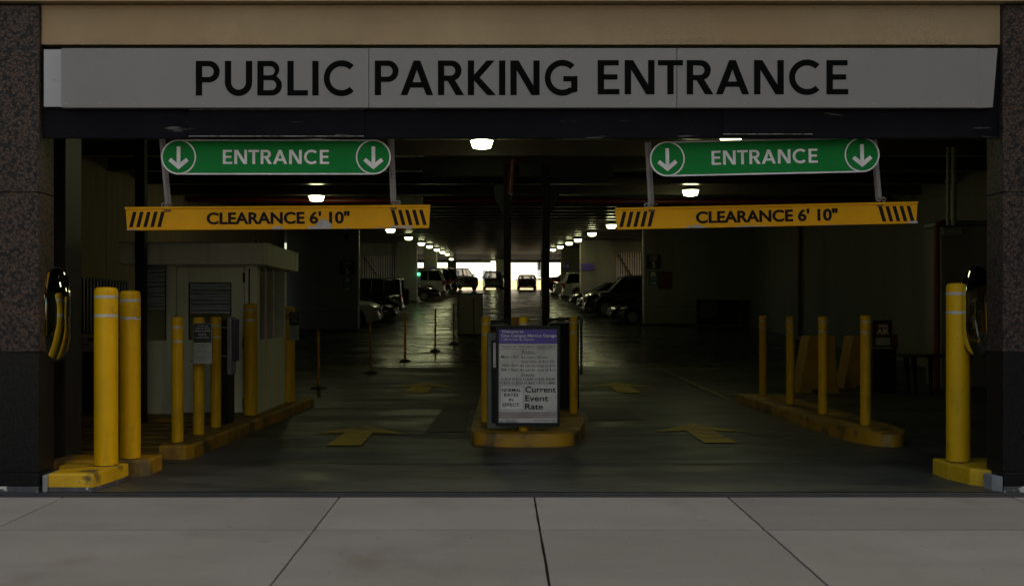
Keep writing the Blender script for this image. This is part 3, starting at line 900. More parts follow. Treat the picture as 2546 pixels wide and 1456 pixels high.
for k, (ya, yb) in enumerate([(BY0 + .15, BY0 + .62), (BY0 + .66, BY0 + 1.13), (BY0 + 1.17, BY1 - .11)]):
    p = MB(o).box(BX1 - .035, BX1 - .025, ya, yb, sz0, BZ1).build('side_window', M['glass'], bo)
    MB(o).box(BX1 - .04, BX1 - .018, yb + .008, yb + .030, sz0, BZ1).build('mullion', M['strip'], p)
MB(o).box(BX1 - .075, BX1 + .003, BY0 - .012, BY0 + .001, sz0 - .5, BZ1 - .01).build('corner_post', M['booth'], bo)
MB(o).box(BX1 - .12, BX1 - .10, BY0 - .004, BY0 + .001, .9, 2.15).build('corner_slot', M['seam'], bo)
# pale slats behind the glass, added to stand in for street reflections
for (a, c, zt, zb) in [(dg_[0] - .02, dg_[1] + .02, dg_[3], fz(775)), (w0 - .01, w1, wz1, fz(770))]:
    sl = MB(o)
    z = zt - .01
    k = 0
    while z > zb:
        dz = .006 * math.sin(k * 1.9)
        sl.box(a, c, BY0 + .045, BY0 + .05, z + dz - .03, z + dz, rot=Matrix.Rotation(R(random.uniform(-1.2, 1.2)), 3, 'Y') @ Matrix.Rotation(R(-20), 3, 'X'))
        z -= .047; k += 1
    sl.build('reflection_slats', M['reflection'], bo)
MB(o).box(BX0 + .3, BX1 - .3, 15.6, 16.2, .9, .95).build('counter', M['booth_in'], bo)

# black steel post in front of the booth
bp = empty('steel_post', (PX(351, 13.7), 13.7, 0), 'black square steel post standing before the booth, reaching the ceiling', 'post')
MB().box(-.062, .062, -.062, .062, 0.012, CE(13.7) - .02, .004).build('shaft', M['steel_black'], bp)
MB().box(-.12, .12, -.12, .12, 0, .012).build('base_plate', M['steel_black'], bp)

# ticket machine
tm = empty('ticket_machine', (-3.50, 13.2, .15), 'black ticket machine with grey violet front beside slim bollards', 'ticket machine')
MB().box(-.10, .11, -.12, .22, 0, 1.30, .008).build('cabinet', M['steel_black'], tm)
MB().box(.112, .17, -.16, .06, .62, 1.34, .006).build('front_panel', M['machine_grey'], tm)
MB().box(.172, .215, -.12, .05, .78, 1.31, .008).build('display_panel', M['machine_violet'], tm)
MB().box(-.101, .112, -.128, -.121, 1.20, 1.215).box(-.101, .112, -.128, -.121, .84, .855).build('trim_strip', M['pipe'], tm)

# permit notices
def permit(x, y, z0, w_, h_, lab, rz=0, txt=True):
    e = empty('permit_notice', (x, y, z0), lab, 'sign', 'parking permit notices')
    e.rotation_euler = (0, 0, rz)
    r = .022
    def rr(a, b, c, d, r):
        return arc(b - r, c + r, r, -90, 0, 4) + arc(b - r, d - r, r, 0, 90, 4) + arc(a + r, d - r, r, 90, 180, 4) + arc(a + r, c + r, r, 180, 270, 4)
    MB().plate(rr(-w_ / 2, w_ / 2, 0, h_, r), 0, .004).build('notice_plate', M['sign_dimgrey'], e)
    MB().plate(rr(-w_ / 2 + .004, w_ / 2 - .004, h_ * .53, h_ - .004, r * .8)[0:0] + [(-w_ / 2 + .004, h_ * .52), (w_ / 2 - .004, h_ * .52)] + arc(w_ / 2 - .004 - r, h_ - .004 - r, r, 0, 90, 4) + arc(-w_ / 2 + .004 + r, h_ - .004 - r, r, 90, 180, 4), -.002, -.0003).build('black_header', M['sign_black'], e)
    top = [('The following', .92, .6), ('designated spaces', .865, .78), ('require a permit:', .80, .86), ('Handicap', .735, .4), ('Reserved', .69, .42), ('Expectant Mothers', .635, .72)]
    bot = [('Vehicles Must Occupy', .455, .78), ('One (1) Space Only', .40, .66), ('Blocking or Holding', .31, .7), ('Spaces are Not Permitted', .255, .9), ('Parking Enforcement', .16, .78), ('is in Effect', .105, .4)]
    for lst, m_, nm in ((top, 'white', 'white_lettering'), (bot, 'ink', 'lettering')):
        L = []
        for s_, v, f in lst:
            L.append(place_text(s_, -w_ * f / 2, w_ * f / 2, h_ * v, .0105 if s_[0] != 'r' else .013, -.0032, M[m_], e, bold=.02 if s_[0] == 'r' else 0))
        join_meshes(L, nm)
    MB().cyl((0, -.006, .022), (0, 0, .022), .005, n=8).build('bolt', M['rust'], e)
    MB().box(-w_ / 2 - .03, w_ / 2 - .05, .004, .012, .02, .035).box(-w_ / 2 - .01, w_ / 2 - .05, .004, .012, h_ - .05, h_ - .035).build('clamp_strap', M['seam'], e)
    return e
d = 11.66
permit(PX(503.5, d), d, PZ(904, d), 46 / SC(d), 101 / SC(d), 'black and white permit notice facing the street on the second slim bollard')
permit(-3.18, 16.25, PZ(845, 16.25), .20, .44, 'permit notice turned sideways on the bollard behind the booth', R(52))

# grey cabinet left of the big bollards
cb = empty('waste_bin', (PX(262, 14.6), 14.6, 0), 'dark grey litter bin with metal lid behind the leftmost bollard', 'bin')
MB().box(-.36, .30, 0, .4, .0, 1.20, .01).build('bin_body', M['machine_grey'], cb)
MB().box(-.31, .25, -.02, 0, .06, 1.0, .005).build('front_panel', M['steel_black'], cb)
MB().box(-.38, .32, -.03, .42, 1.10, 1.135, .01).build('metal_lid', M['pipe'], cb)
MB().box(-.24, .2, -.012, .0, 1.14, 1.19).build('slot', M['seam'], cb)

# ------------------------------------------------------------------ rates sign
D = 12.05
fx, fz = at_px(D)
rs = empty('rates_sign', (PX(1312, D), D, 0), 'black framed rates board with purple header on the middle island', 'sign')
o = rs.location
def zx(v): return fx((1700 + v / 2.427) * .66302)
def zy(v): return fz((1100 + v / 2.427) * .66302)
fo = [(zx(388), zy(1205)), (zx(968), zy(1210)), (zx(972), zy(292)), (zx(386), zy(290))]
MB(o).plate(fo, D + .01, D + .10).build('casing', M['steel_black'], rs)
inn = (zx(413), zx(945), zy(1174), zy(326))
fm = MB(o)
fm.plate([fo[0], (inn[0], inn[2]), (inn[0], inn[3]), fo[3]], D - .01, D + .011).plate([fo[3], (inn[0], inn[3]), (inn[1], inn[3]), fo[2]], D - .01, D + .011)
fm.plate([fo[2], (inn[1], inn[3]), (inn[1], inn[2]), fo[1]], D - .01, D + .011).plate([fo[1], (inn[1], inn[2]), (inn[0], inn[2]), fo[0]], D - .01, D + .011)
fm.build('frame', M['steel_black'], rs)
MB(o).box(inn[0], inn[1], D + .002, D + .0099, inn[2], zy(457)).build('poster', M['paper'], rs)
MB(o).box(inn[0], inn[1], D + .002, D + .0099, zy(457) + .0005, inn[3]).build('purple_header', M['purple'], rs)
MB(o).box(inn[0], inn[1], D - .0003, D + .0015, zy(1135), zy(1075)).build('footer_band', M['paper2'], rs)
def rr(a, b, c, d, r):
    return arc(b - r, c + r, r, -90, 0, 4) + arc(b - r, d - r, r, 0, 90, 4) + arc(a + r, d - r, r, 90, 180, 4) + arc(a + r, c + r, r, 180, 270, 4)
MB(o).plate(rr(zx(427), zx(637), zy(1056), zy(837), .012), D - .0006, D + .0015).build('insert_edge', M['ink'], rs)
MB(o).plate(rr(zx(429), zx(635), zy(1054), zy(839), .011), D - .0022, D - .0008).build('insert_card', M['white'], rs)
def lines(lst, m, nm, y=D - .0005):
    L = []
    for s_, a, b_, yt, yb, bold in lst:
        L.append(place_text(s_, zx(a), zx(b_), zy(yb), zy(yt) - zy(yb), y, M[m], rs, o, bold=bold))
    return join_meshes(L, nm)
lines([('Welcome to', 438, 637, 334, 357, .02), ('One Campus Martius Garage', 436, 937, 370, 395, .02), ('1188 Farmer St, Detroit', 438, 735, 406, 427, 0)], 'white', 'header_lettering')
lines([('Hours of Operation', 438, 737, 469, 492, 0), ('Open 24/7', 760, 927, 472, 495, 0), ('Rates', 625, 738, 515, 544, 0), ('Mon - Fri', 433, 587, 563, 587, .008),
       ('$4 every 20 min', 617, 861, 568, 590, -.004), ('daily max of $25.00', 617, 916, 606, 629, -.004), ('After 4pm', 440, 590, 640, 663, -.004), ('$5 per hr. max of $15', 610, 927, 644, 667, -.004),
       ('Sat - Sun', 433, 587, 678, 702, .008), ('$5 per hr. max of $15', 610, 927, 682, 706, -.004), ('Events', 620, 737, 724, 749, 0),
       ('A:$20 B:$25 C:$30 D:$35 E:$40', 434, 927, 766, 790, -.004), ('F:$45 G:$50 H:$60 I:$70 J:$80', 430, 927, 800, 824, -.004)], 'ink', 'rates_lettering')
lines([('Current', 655, 932, 847, 898, .012), ('Event', 655, 863, 926, 977, .012), ('Rate', 653, 817, 1002, 1052, .012),
       ('managed by', 455, 553, 1139, 1150, 0), ('metropolis', 468, 580, 1156, 1170, .01), ('New Day Starts at 4am', 730, 930, 1146, 1160, 0)], 'black', 'event_lettering')
lines([('NORMAL', 440, 617, 864, 892, .018), ('RATES', 462, 592, 908, 936, .018), ('IN', 506, 545, 952, 980, .018), ('EFFECT', 448, 600, 997, 1026, .018)], 'black', 'insert_lettering', D - .0026)
lines([('Failure to pay will result in issuance of mailed parking invoice for', 420, 897, 1082, 1092, 0), ('$100 per day. This cost includes the max daily rate of $80 parking fee', 418, 932, 1100, 1110, 0),
       ('plus a $20 administrative fee. All parkers must pay prior to Exit.', 418, 892, 1118, 1128, 0)], 'ink', 'footer_lettering', D - .0008)
ul = MB(o)
for a, b_, yv in [(418, 940, 506), (605, 758, 549), (598, 750, 754)]:
    ul.box(zx(a), zx(b_), D - .0004, D + .0015, zy(yv + 1.4), zy(yv - 1.0))
ul.plate([(zx(420), zy(1168)), (zx(430), zy(1152)), (zx(438), zy(1165)), (zx(446), zy(1152)), (zx(456), zy(1168)), (zx(449), zy(1168)), (zx(444), zy(1161)), (zx(438), zy(1173)), (zx(432), zy(1161)), (zx(427), zy(1168))], D - .0004, D + .0015)
ul.build('rules_and_logo', M['ink'], rs)
# grey post box behind the board and its white handle
gp = empty('intercom_post', (PX(1222, 12.5), 12.5, .15), 'grey green equipment box with white handle left of the rates board', 'equipment box')
o = gp.location
MB(o).box(PX(1211, 12.4), PX(1300, 12.4), 12.4, 12.62, .16, PZ(826, 12.4), .01).build('box_body', M['machine_green'], gp)
MB(o).box(PX(1222, 12.3), PX(1290, 12.3), 12.33, 12.398, .24, PZ(846, 12.3), .004).build('inner_panel', M['steel_black'], gp)
hx0, hx1 = zx(361), zx(387)
MB(o).box(PX(1226, 12.1), PX(1234, 12.1), 12.24, 12.26, PZ(914, 12.2), PZ(852, 12.2), .006).cyl((PX(1229.5, 12.2), 12.24, PZ(906, 12.2)), (PX(1229.5, 12.2), 12.33, PZ(906, 12.2)), .008).cyl((PX(1229.5, 12.2), 12.24, PZ(860, 12.2)), (PX(1229.5, 12.2), 12.33, PZ(860, 12.2)), .008).build('handle', M['white'], gp)
# barrier gate cabinets
for i, (xa, xb, ya, lab) in enumerate([(1204, 1262, 796, 'dark brown gate cabinet behind the left part of the rates board'), (1362, 1440, 790, 'dark brown gate cabinet between rates board and right bollard')]):
    d = 14.9 + .3 * i
    e = empty('gate_cabinet', (PX((xa + xb) / 2, d), d, .15), lab, 'gate cabinet', 'barrier gate cabinets')
    o = e.location
    hw = (xb - xa) / 2 / SC(d)
    h = PZ(ya, d) - .15
    MB().box(-hw, hw, 0, .35, 0, h - .05, .01).build('cabinet', M['steel_brown'], e)
    MB().plate([(-hw - .01, h - .05), (hw + .01, h - .03), (hw + .01, h + .02), (-hw - .01, h - .012)], -.02, .37).build('lid', M['steel_black'], e)
    MB().plate([(-hw, h - .085), (hw, h - .062), (hw, h - .050), (-hw, h - .070)], -.012, -.002).box(-hw, -hw + .012, -.012, -.002, .3, h - .07).build('metal_trim', M['pipe'], e)
    MB().box(hw + .02, hw + .05, .0, .12, .5, h, .005).build('side_bracket', M['steel_black'], e)

# ------------------------------------------------------------------ convex mirrors
def mirror(x, y, z, rz, w_, h_, lab):
    e = empty('convex_mirror', (x, y, z), lab, 'mirror', 'convex mirrors at the pillars', rz)
    n, k = 40, 12
    m = MB()
    def capsule(a, f):
        r = w_ / 2 * f
        hh = (h_ - w_) / 2
        ca, sa = math.cos(a), math.sin(a)
        return r * ca, r * sa + (hh * (f ** .8) if sa >= 0 else -hh * (f ** .8))
    rings = []
    for j in range(k + 1):
        f = math.cos(j / k * math.pi / 2) if j < k else 0.02
        dep = -.02 - .055 * (1 - f * f)
        rings.append([m.bm.verts.new((capsule(2 * math.pi * i / n, f)[0], dep, capsule(2 * math.pi * i / n, f)[1])) for i in range(n)])
    for a, b_ in zip(rings, rings[1:]):
        for i in range(n):
            m.bm.faces.new((a[i], a[(i + 1) % n], b_[(i + 1) % n], b_[i]))
    m.bm.faces.new(rings[-1])
    m.build('mirror_dome', M['mirror'], e, smooth=True)
    r = MB()
    P = [capsule(2 * math.pi * i / n, 1.02) for i in range(n)]
    Q = [(px * 1.05, pz * 1.02) for px, pz in P]
    for i in range(n):
        j = (i + 1) % n
        r.quad((P[i][0], -.02, P[i][1]), (P[j][0], -.02, P[j][1]), (Q[j][0], -.02, Q[j][1]), (Q[i][0], -.02, Q[i][1]))
        r.quad((Q[i][0], -.02, Q[i][1]), (Q[j][0], -.02, Q[j][1]), (Q[j][0], .02, Q[j][1]), (Q[i][0], .02, Q[i][1]))
    r.plate(Q, .02, .03)
    r.build('rubber_rim', M['rubber'], e)
    MB().cyl((0, .03, 0), (0, .16, 0), .02, n=10).build('bracket', M['steel_black'], e)
    return e
mirror(-3.93, 9.26, PZ(780, 9.25), R(80), .44, .80, 'tall convex mirror on the inner face of the left pillar')
mirror(4.33, 9.44, PZ(772, 9.4), R(-80), .44, .80, 'tall convex mirror on the inner face of the right pillar')

# ------------------------------------------------------------------ garage walls and piers
lw = empty('side_wall', (-8.6, 9.4, 0), 'brown board formed concrete wall running back on the left', 'wall')
o = lw.location
ya = 9.4
while ya < 42:
    yb = min(ya + 2.7, 42)
    MB(o).box(-8.9, -8.6, ya + .012, yb - .012, -.1, CE(ya) + .2, .008).build('wall_panel', M['wood_wall'], lw)
    ya += 2.7
MB(o).box(-8.95, -8.63, 9.4, 42, -.2, 5.8).build('wall_core', M['seam'], lw)
vt = empty('wall_vent', (-8.58, 23, 0), 'tall dark louvred vent low on the left side wall', 'vent')
o = vt.location
MB(o).box(-8.6, -8.56, 21.2, 24.2, PZ(830, 22), PZ(690, 22)).build('vent_frame', M['steel_black'], vt)
for k in range(16):
    MB(o).box(-8.56, -8.51, 21.25 + k * .18, 21.33 + k * .18, PZ(826, 22), PZ(694, 22)).build('louvre', M['jamb'], vt)
rw = empty('side_wall', (11, 9.4, 0), 'dim green painted concrete wall running back on the right', 'wall')
o = rw.location
for ya, yb in [(9.4, 16), (16, 22.6), (22.6, 29.8), (29.8, 37.9), (37.9, 48)]:
    MB(o).box(11.0, 11.3, ya + .01, yb - .01, FL(ya) - .1, CE(yb) + .3, .006).build('wall_panel', M['wall'], rw)
MB(o).box(11.03, 11.35, 9.4, 48, -.2, 6).build('wall_core', M['seam'], rw)

def pier(name, x0, x1, y0, y1, lab, edge=None, m='wall', cat='wall'):
    e = empty(name, ((x0 + x1) / 2, y0, FL(y0)), lab, cat)
    o = e.location
    z0, z1 = FL(y0) - .2, CE(y1) + .05
    bh = .0
    MB(o).box(x0, x1, y0, y1, z0 + .2 + .10, z1, .01).build('wall_face', M[m], e)
    MB(o).box(x0 - .004, x1 + .004, y0 - .01, y1, z0, z0 + .30).build('dark_base', M['wall_dark'], e)
    MB(o).box(x0 + .01, x1 - .01, y0 - .002, y0 + .01, z0 + 1.0, z0 + 1.015).build('pour_joint', M['seam'], e)
    if edge:
        xe = x0 if edge < 0 else x1
        MB(o).box(xe - .035, xe + .035, y0 - .012, y0 + .06, z0 + .32, z1 - .5, .004).build('corner_guard', M['strip'], e)
    return e
W1L = 42.4; W1R = 45.5
pier('cross_wall', -8.6, PX(891, W1L), W1L, W1L + .5, 'green grey wall with speed limit sign left of the ramp', 1)
pier('cross_wall', PX(1600, W1R), PX(1732, W1R), W1R, W1R + .5, 'green grey wall with speed limit sign right of the ramp', -1)
# right wall with opening
e = empty('cross_wall', (9.9, W1R, 1.0), 'green grey wall around the low dark opening on the right', 'wall')
o = e.location
xa, xb = PX(1732, W1R), PX(1884, W1R)
MB(o).box(xa + .002, xb, W1R, W1R + .5, PZ(745, W1R), CE(W1R) + .1).box(xb, 12.5, W1R, W1R + .5, .8, CE(W1R) + .1).box(xa + .002, xb, W1R, W1R + .5, .8, PZ(808, W1R)).build('wall_face', M['wall'], e)
MB(o).box(xa, xb + .1, W1R + .8, W1R + .9, .6, 3).build('dark_recess', M['wall_dark'], e)
fn = empty('exhaust_fan', (PX(1762, W1R), W1R + .3, PZ(768, W1R)), 'round exhaust fan in the low dark opening on the right', 'fan')
MB().lathe([(.40, -.06), (.44, -.06), (.44, .12), (.40, .12)], n=24, axis='Y').build('fan_ring', M['fan'], fn)
fb = MB()
for k in range(8):
    fb.box(-.05, .05, -.01, .01, .06, .36, rot=Matrix.Rotation(2 * math.pi * k / 8, 3, 'Y') @ Matrix.Rotation(R(25), 3, 'Z'), piv=(0, 0, 0))
fb.lathe([(.08, -.04), (.08, .04)], n=12, axis='Y')
fb.build('fan_blades', M['fan'], fn)
for k in range(4):
    MB((xb, W1R, 1)).box(xb - .75 + .18 * k, xb - .70 + .18 * k, W1R + .2, W1R + .25, PZ(806, W1R), PZ(746, W1R)).build('opening_bar', M['fan'], e).location = (xb - o.x, 0, 1 - o.z)

pier('concrete_pier', -6.35, PX(1037, 65), 65, 65.5, 'wide concrete pier between the dark off roader and the black coupe', 1, cat='pier')
pier('concrete_pier', PX(1053, 78), PX(1086, 78), 78, 78.6, 'concrete pier behind the white off roader on the left', 1, cat='pier')
pier('concrete_pier', PX(1443, 62), PX(1522, 62), 62, 62.5, 'wide concrete pier with bright edge right of the white utility car', -1, cat='pier')
pier('concrete_pier', PX(1395, 80), PX(1445, 80), 80, 80.6, 'concrete pier behind the maroon pickup on the right', -1, cat='pier')
for (xa, xb, lab) in [(-14, -9.0, 'end wall pier at the far left'), (PX(1113, 105), PX(1134, 105), 'end wall pier behind the silver pickup'), (PX(1233, 105), PX(1256, 105), 'end wall pier with the purple parking sign'),
                      (PX(1345, 105), PX(1364, 105), 'end wall pier behind the right steel post'), (9, 14, 'end wall pier at the far right')]:
    pier('concrete_pier', xa, xb, 105, 105.6, lab, cat='pier')
MB().box(-14, 14, 105.02, 105.55, 6.87, 7.5).build('end_lintel', M['wall'], label='concrete beam above the bright openings at the far end', cat='beam')

# outer walls of the parking bays with corrugated screens
for (x, ya, yb, lab) in [(-11.8, 42.9, 50, 'outer bay wall on the left, nearest part'), (-11.8, 68, 105, 'outer bay wall on the left, far part'), (11.8, 46, 50, 'outer bay wall on the right, nearest part'), (11.8, 66, 105, 'outer bay wall on the right, far part')]:
    MB().box(x - .15, x + .15, ya, yb, FL(ya) - .3, CE(yb) + .4).build('bay_wall', M['wall'], label=lab, cat='wall')
for (x, ya, yb, lab) in [(-11.8, 50, 68, 'low outer parapet on the left'), (11.8, 50, 66, 'low outer parapet on the right')]:
    MB().box(x - .15, x + .15, ya, yb, FL(ya) - .3, FL(yb) + 2.0).build('parapet', M['wall'], label=lab, cat='parapet')
def screen(x0, x1, y0, zb, zt, wx0, wx1, lab):
    e = empty('screen_wall', ((x0 + x1) / 2, y0, zb), lab, 'screen wall', 'corrugated screens behind the parked cars')
    o = e.location
    n = int((x1 - x0) / .14)
    for k in range(n):
        xa = x0 + (x1 - x0) * k / n
        wd = (x1 - x0) / n
        MB(o).plate([(xa, zb), (xa + wd * .55, zb), (xa + wd * .55, zt), (xa, zt)], y0 - .07, y0).build('rib', M['screen'], e)
    MB(o).box(x0, x1, y0 + .001, y0 + .02, zb, zt).build('backing_sheet', M['wall_dark'], e)
    wl = MB(o)
    wl.box(wx0, wx1, y0 - .25, y0 + .2, zt, CE(y0) + .1).box(wx0, wx1, y0 - .25, y0 + .2, FL(y0) - .2, zb)
    wl.box(wx0, x0, y0 - .25, y0 + .2, zb, zt).box(x1, wx1, y0 - .25, y0 + .2, zb, zt)
    wl.build('surround_wall', M['wall'], e)
    MB(o).cyl((x0 + .1, y0 - .12, zt - .1), (x0 + .9, y0 - .12, zb + .5), .03, n=6).build('brace', M['wall_dark'], e)
    return e
screen(PX(902, 66), PX(988, 66), 66.0, PZ(705, 66), PZ(636, 66), -11.6, -6.36, 'corrugated metal screen seen above the dark off roader')
screen(PX(1532, 62.8), PX(1608, 62.8), 62.8, PZ(705, 62.8), PZ(627, 62.8), PX(1522, 62) + .02, 11.6, 'corrugated metal screen seen above the dark cars on the right')
# window with ribs in the left side wall near the cross wall
e = empty('barred_window', (-8.5, 38, 2.5), 'window with slanting bars on the left wall above the booth', 'window')
o = e.location
MB(o).box(-8.58, -8.52, 36.3, 41.0, PZ(720, 38), PZ(602, 38)).build('window_sheet', M['screen'], e)
for k in range(7):
    MB(o).box(-8.52, -8.44, 36.4 + k * .7, 36.55 + k * .7, PZ(718, 38), PZ(604, 38)).build('window_bar', M['wall_dark'], e)
MB(o).box(-8.58, -8.3, 36.2, 41.1, PZ(722, 38) - .05, PZ(720, 38)).build('sill', M['wall_dark'], e)

# pilaster on the right with pipes
e = empty('pilaster', (9.7, 21.8, 0), 'pale green pilaster behind the right bollard', 'pilaster')
o = e.location
MB(o).box(PX(2340, 21.8), PX(2475, 21.8), 21.8, 22.6, 0, PZ(562, 21.8), .02).build('shaft', M['wall'], e)
MB(o).box(PX(2337, 21.8), PX(2478, 21.8), 21.75, 22.65, PZ(562, 21.8), PZ(548, 21.8), .02).build('cap', M['machine_green'], e)
MB(o).box(PX(2346, 21.7), PX(2392, 21.7), 21.72, 21.77, PZ(583, 21.7), PZ(566, 21.7)).build('label_plate', M['sign_dimgrey'], e)

def pipe(name, pts, r, m, lab, grp=None, coup=()):
    e = empty(name, pts[0], lab, 'pipe', grp)
    MB(pts[0]).tube(pts, r, 10).build('pipe_run', M[m], e, smooth=True)
    if coup:
        c = MB(pts[0])
        for p, q in coup: c.cyl(p, q, r * 1.45, n=10)
        c.build('coupling', M[m], e)
    return e
d = 20.5
for x, lab in [(2357, 'thin vertical conduit left of the pair above the right pilaster'), (2371, 'thicker vertical pipe of the pair above the right pilaster')]:
    pipe('wall_pipe', [(PX(x, d), d, PZ(560, d)), (PX(x, d), d, 4.8)], .035 if x == 2357 else .05, 'pipe', lab, 'vertical pipes above the pilaster', [((PX(x, d), d, PZ(455, d)), (PX(x, d), d, PZ(448, d)))])
pipe('sprinkler_pipe', [(PX(2329, 21), 21, 0), (PX(2329, 21), 21, PZ(560, 21)), (PX(2345, 21), 21, PZ(553, 21)), (PX(2365, 21), 21, PZ(553, 21))], .06, 'red_pipe', 'dark red sprinkler riser left of the right pilaster')
pipe('wall_pipe', [(10.9, 37.9, .75), (10.9, 37.9, 5.3)], .07, 'red_pipe', 'dark vertical pipe on the seam of the right side wall')
d = 20
pipe('ceiling_conduit', [(PX(352, d), d, 4.75), (PX(352, d), d, PZ(466, d))], .022, 'pipe', 'thin green lit conduit hanging from the ceiling, upper left', None, [((PX(352, d), d, PZ(406, d)), (PX(352, d), d, PZ(400, d)))])
d = 21.5
pipe('sprinkler_drop', [(PX(1274, d), d, 4.7), (PX(1268, d), d, PZ(478, d)), (PX(1268, d), 23.8, PZ(500, 24))], .05, 'red_pipe', 'red sprinkler drop beside the middle ceiling lamp')
d = 28.6
pipe('sprinkler_main', [(-8.5, d, PZ(497, d)), (10.9, d, PZ(503, d))], .07, 'red_pipe', 'dark red sprinkler main running across below the joists')

# posts with braces on the middle island
for px, sgn, lab in [(1261.5, -1, 'left dark steel post with knee brace behind the rates board'), (1357, 1, 'right dark steel post with knee brace behind the rates board')]:
    d = 22.0
    x = PX(px, d)
    e = empty('portal_post', (x, d, .15), lab, 'post', 'dark steel posts on the middle island')
    hw = 9 / SC(d)
    MB().box(-hw, hw, -hw, hw, 0, CE(d) - .62, .006).build('shaft', M['steel_brown'], e)
    MB().box(-hw * 1.8, hw * 1.8, -hw * 1.8, hw * 1.8, 0, .025).build('base_plate', M['steel_black'], e)
    MB().plate([(sgn * hw, 3.45), (sgn * (hw + .2), 3.85), (sgn * (hw + .2), 4.1), (sgn * hw, 4.1)], -.02, .02).build('knee_brace', M['steel_black'], e)
MB().box(-1.6, 2.4, 21.95, 22.15, CE(22) - .72, CE(22) - .47, .005).build('portal_beam', M['steel_black'], label='dark steel beam joining the two posts under the joists', cat='beam')
d = 26
MB().box(PX(988, d), PX(1050, d), d, d + .25, PZ(520, d), PZ(487, d), .02).build('junction_box', M['booth'], label='pale electrical box above the left clearance bar', cat='electrical box')

# ------------------------------------------------------------------ lamps
lamp_proto = None
LAMPS = [(787, 492), (971, 573), (1016, 592), (1048, 606), (1068, 613), (1086, 621), (1100, 627), (1112, 632), (1122, 644),
         (1717, 478), (1520, 562), (1472, 582), (1437, 597), (1415, 605), (1393, 614), (1375, 621), (1226, 650), (1198, 357), (1817, 343)]
LD = [27.4, 47, 55, 64, 71, 80, 87, 93, 100, 27.4, 46.4, 55, 65, 73, 83, 93, 103, 20, 20.6]
LN = ['nearest lamp of the left ceiling row, just over the left clearance bar', 'second lamp of the left ceiling row, just below the left clearance bar', 'third lamp of the left ceiling row', 'fourth lamp of the left ceiling row, at the pier edge',
      'fifth lamp of the left ceiling row', 'sixth lamp of the left ceiling row', 'seventh lamp of the left ceiling row', 'eighth lamp of the left ceiling row', 'last and lowest lamp of the left ceiling row',
      'nearest lamp of the right ceiling row, above the right clearance bar', 'second lamp of the right row, half behind the bar end', 'third lamp of the right ceiling row', 'fourth lamp of the right ceiling row, at the bright pier edge', 'fifth lamp of the right ceiling row',
      'sixth lamp of the right ceiling row', 'last lamp of the right ceiling row before the steel post', 'small lamp above the far end pier in the middle', 'large lit lamp directly under the header beam, centre', 'lamp mostly hidden by the header above the right green sign']
pld = bpy.data.lights.new('lamp_light', 'POINT')
pld.energy = LAMP_W
pld.color = (.92, 1.0, .66)
pld.shadow_soft_size = .16
for i, ((px, py), d) in enumerate(zip(LAMPS, LD)):
    d = min((abs(CH + (CY - py) * q / 10 / F - (CE(q / 10) - .54)), q / 10) for q in range(185, 1043))[1]
    x, z = PX(px, d), PZ(py, d)
    if lamp_proto is None:
        e = lamp_proto = empty('ceiling_lamp', (x, d, z), LN[i], 'lamp', 'bowl lamps hanging under the garage ceiling')
        MB().lathe([(.20, .055), (.205, .045), (.165, -.075), (.10, -.09), (.0, -.092)], n=24).build('diffuser', M['lamp'], e, smooth=True)
        MB().lathe([(.215, .045), (.22, .06), (.10, .13), (.045, .15), (.04, .22), (.0, .22)], n=24).build('housing', M['lamp_cap'], e, smooth=True)
        MB().cyl((0, 0, .2), (0, 0, .42), .015, n=8).build('stem', M['lamp_cap'], e)
    else:
        e = copy_tree(lamp_proto)
        e.location = (x, d, z)
        e['label'] = LN[i]
    pl = bpy.data.objects.new('lamp_light', pld)
    col.objects.link(pl)
    pl.location = (x, d, z - .28)

# ------------------------------------------------------------------ small signs in the garage
def wall_sign(name, x0, x1, yt, yb, d, face, lab, txt, tm='sign_cream', cat='sign', extra=None, grp=None):
    fx, fz = at_px(d)
    e = empty(name, (fx((x0 + x1) / 2), d, fz(yb)), lab, cat, grp)
    o = e.location
    MB(o).box(fx(x0), fx(x1), d - .03, d - .005, fz(yb), fz(yt), .004).build('sign_plate', M[face], e)
    L = []
    for (s_, a, b_, t0, t1, bold) in txt:
        L.append(place_text(s_, fx(a), fx(b_), fz(t1), fz(t0) - fz(t1), d - .032, M[tm], e, o, bold=bold))
    if L: join_meshes(L, 'lettering')
    if extra: extra(e, o, fx, fz, d)
    return e
def ev_extra(cx, cy, left):
    def f(e, o, fx, fz, d):
        m = MB(o)
        m.plate([(fx(cx - 6), fz(cy + 4)), (fx(cx + 6), fz(cy + 4)), (fx(cx + 6), fz(cy)), (fx(cx + 4), fz(cy - 5)), (fx(cx - 4), fz(cy - 5)), (fx(cx - 6), fz(cy))], d - .036, d - .031)
        m.box(fx(cx - 6), fx(cx - 3.5), d - .036, d - .031, fz(cy + 6), fz(cy + 4.2)).box(fx(cx + 3.5), fx(cx + 6), d - .036, d - .031, fz(cy + 6), fz(cy + 4.2))
        q = -1 if left else 1
        y0 = cy + 22
        m.plate([(fx(cx + q * 8), fz(y0)), (fx(cx + q * 3), fz(y0 - 3.4)), (fx(cx + q * 3), fz(y0 - 1.5)), (fx(cx - q * 7), fz(y0 - 1.5)), (fx(cx - q * 7), fz(y0 + 1.5)), (fx(cx + q * 3), fz(y0 + 1.5)), (fx(cx + q * 3), fz(y0 + 3.4))], d - .036, d - .031)
        m.build('pictogram', M['sign_cream'], e)
    return f
d = W1L
wall_sign('speed_limit_sign', 845, 882, 648, 684, d, 'sign_black', 'black SPEED LIMIT 5 sign on the wall left of the ramp', [('SPEED', 854, 874, 651.5, 656.5, 0), ('LIMIT', 855, 873, 658.5, 663.5, 0), ('5', 859.5, 868.5, 667, 681, .02)], grp='speed limit signs')
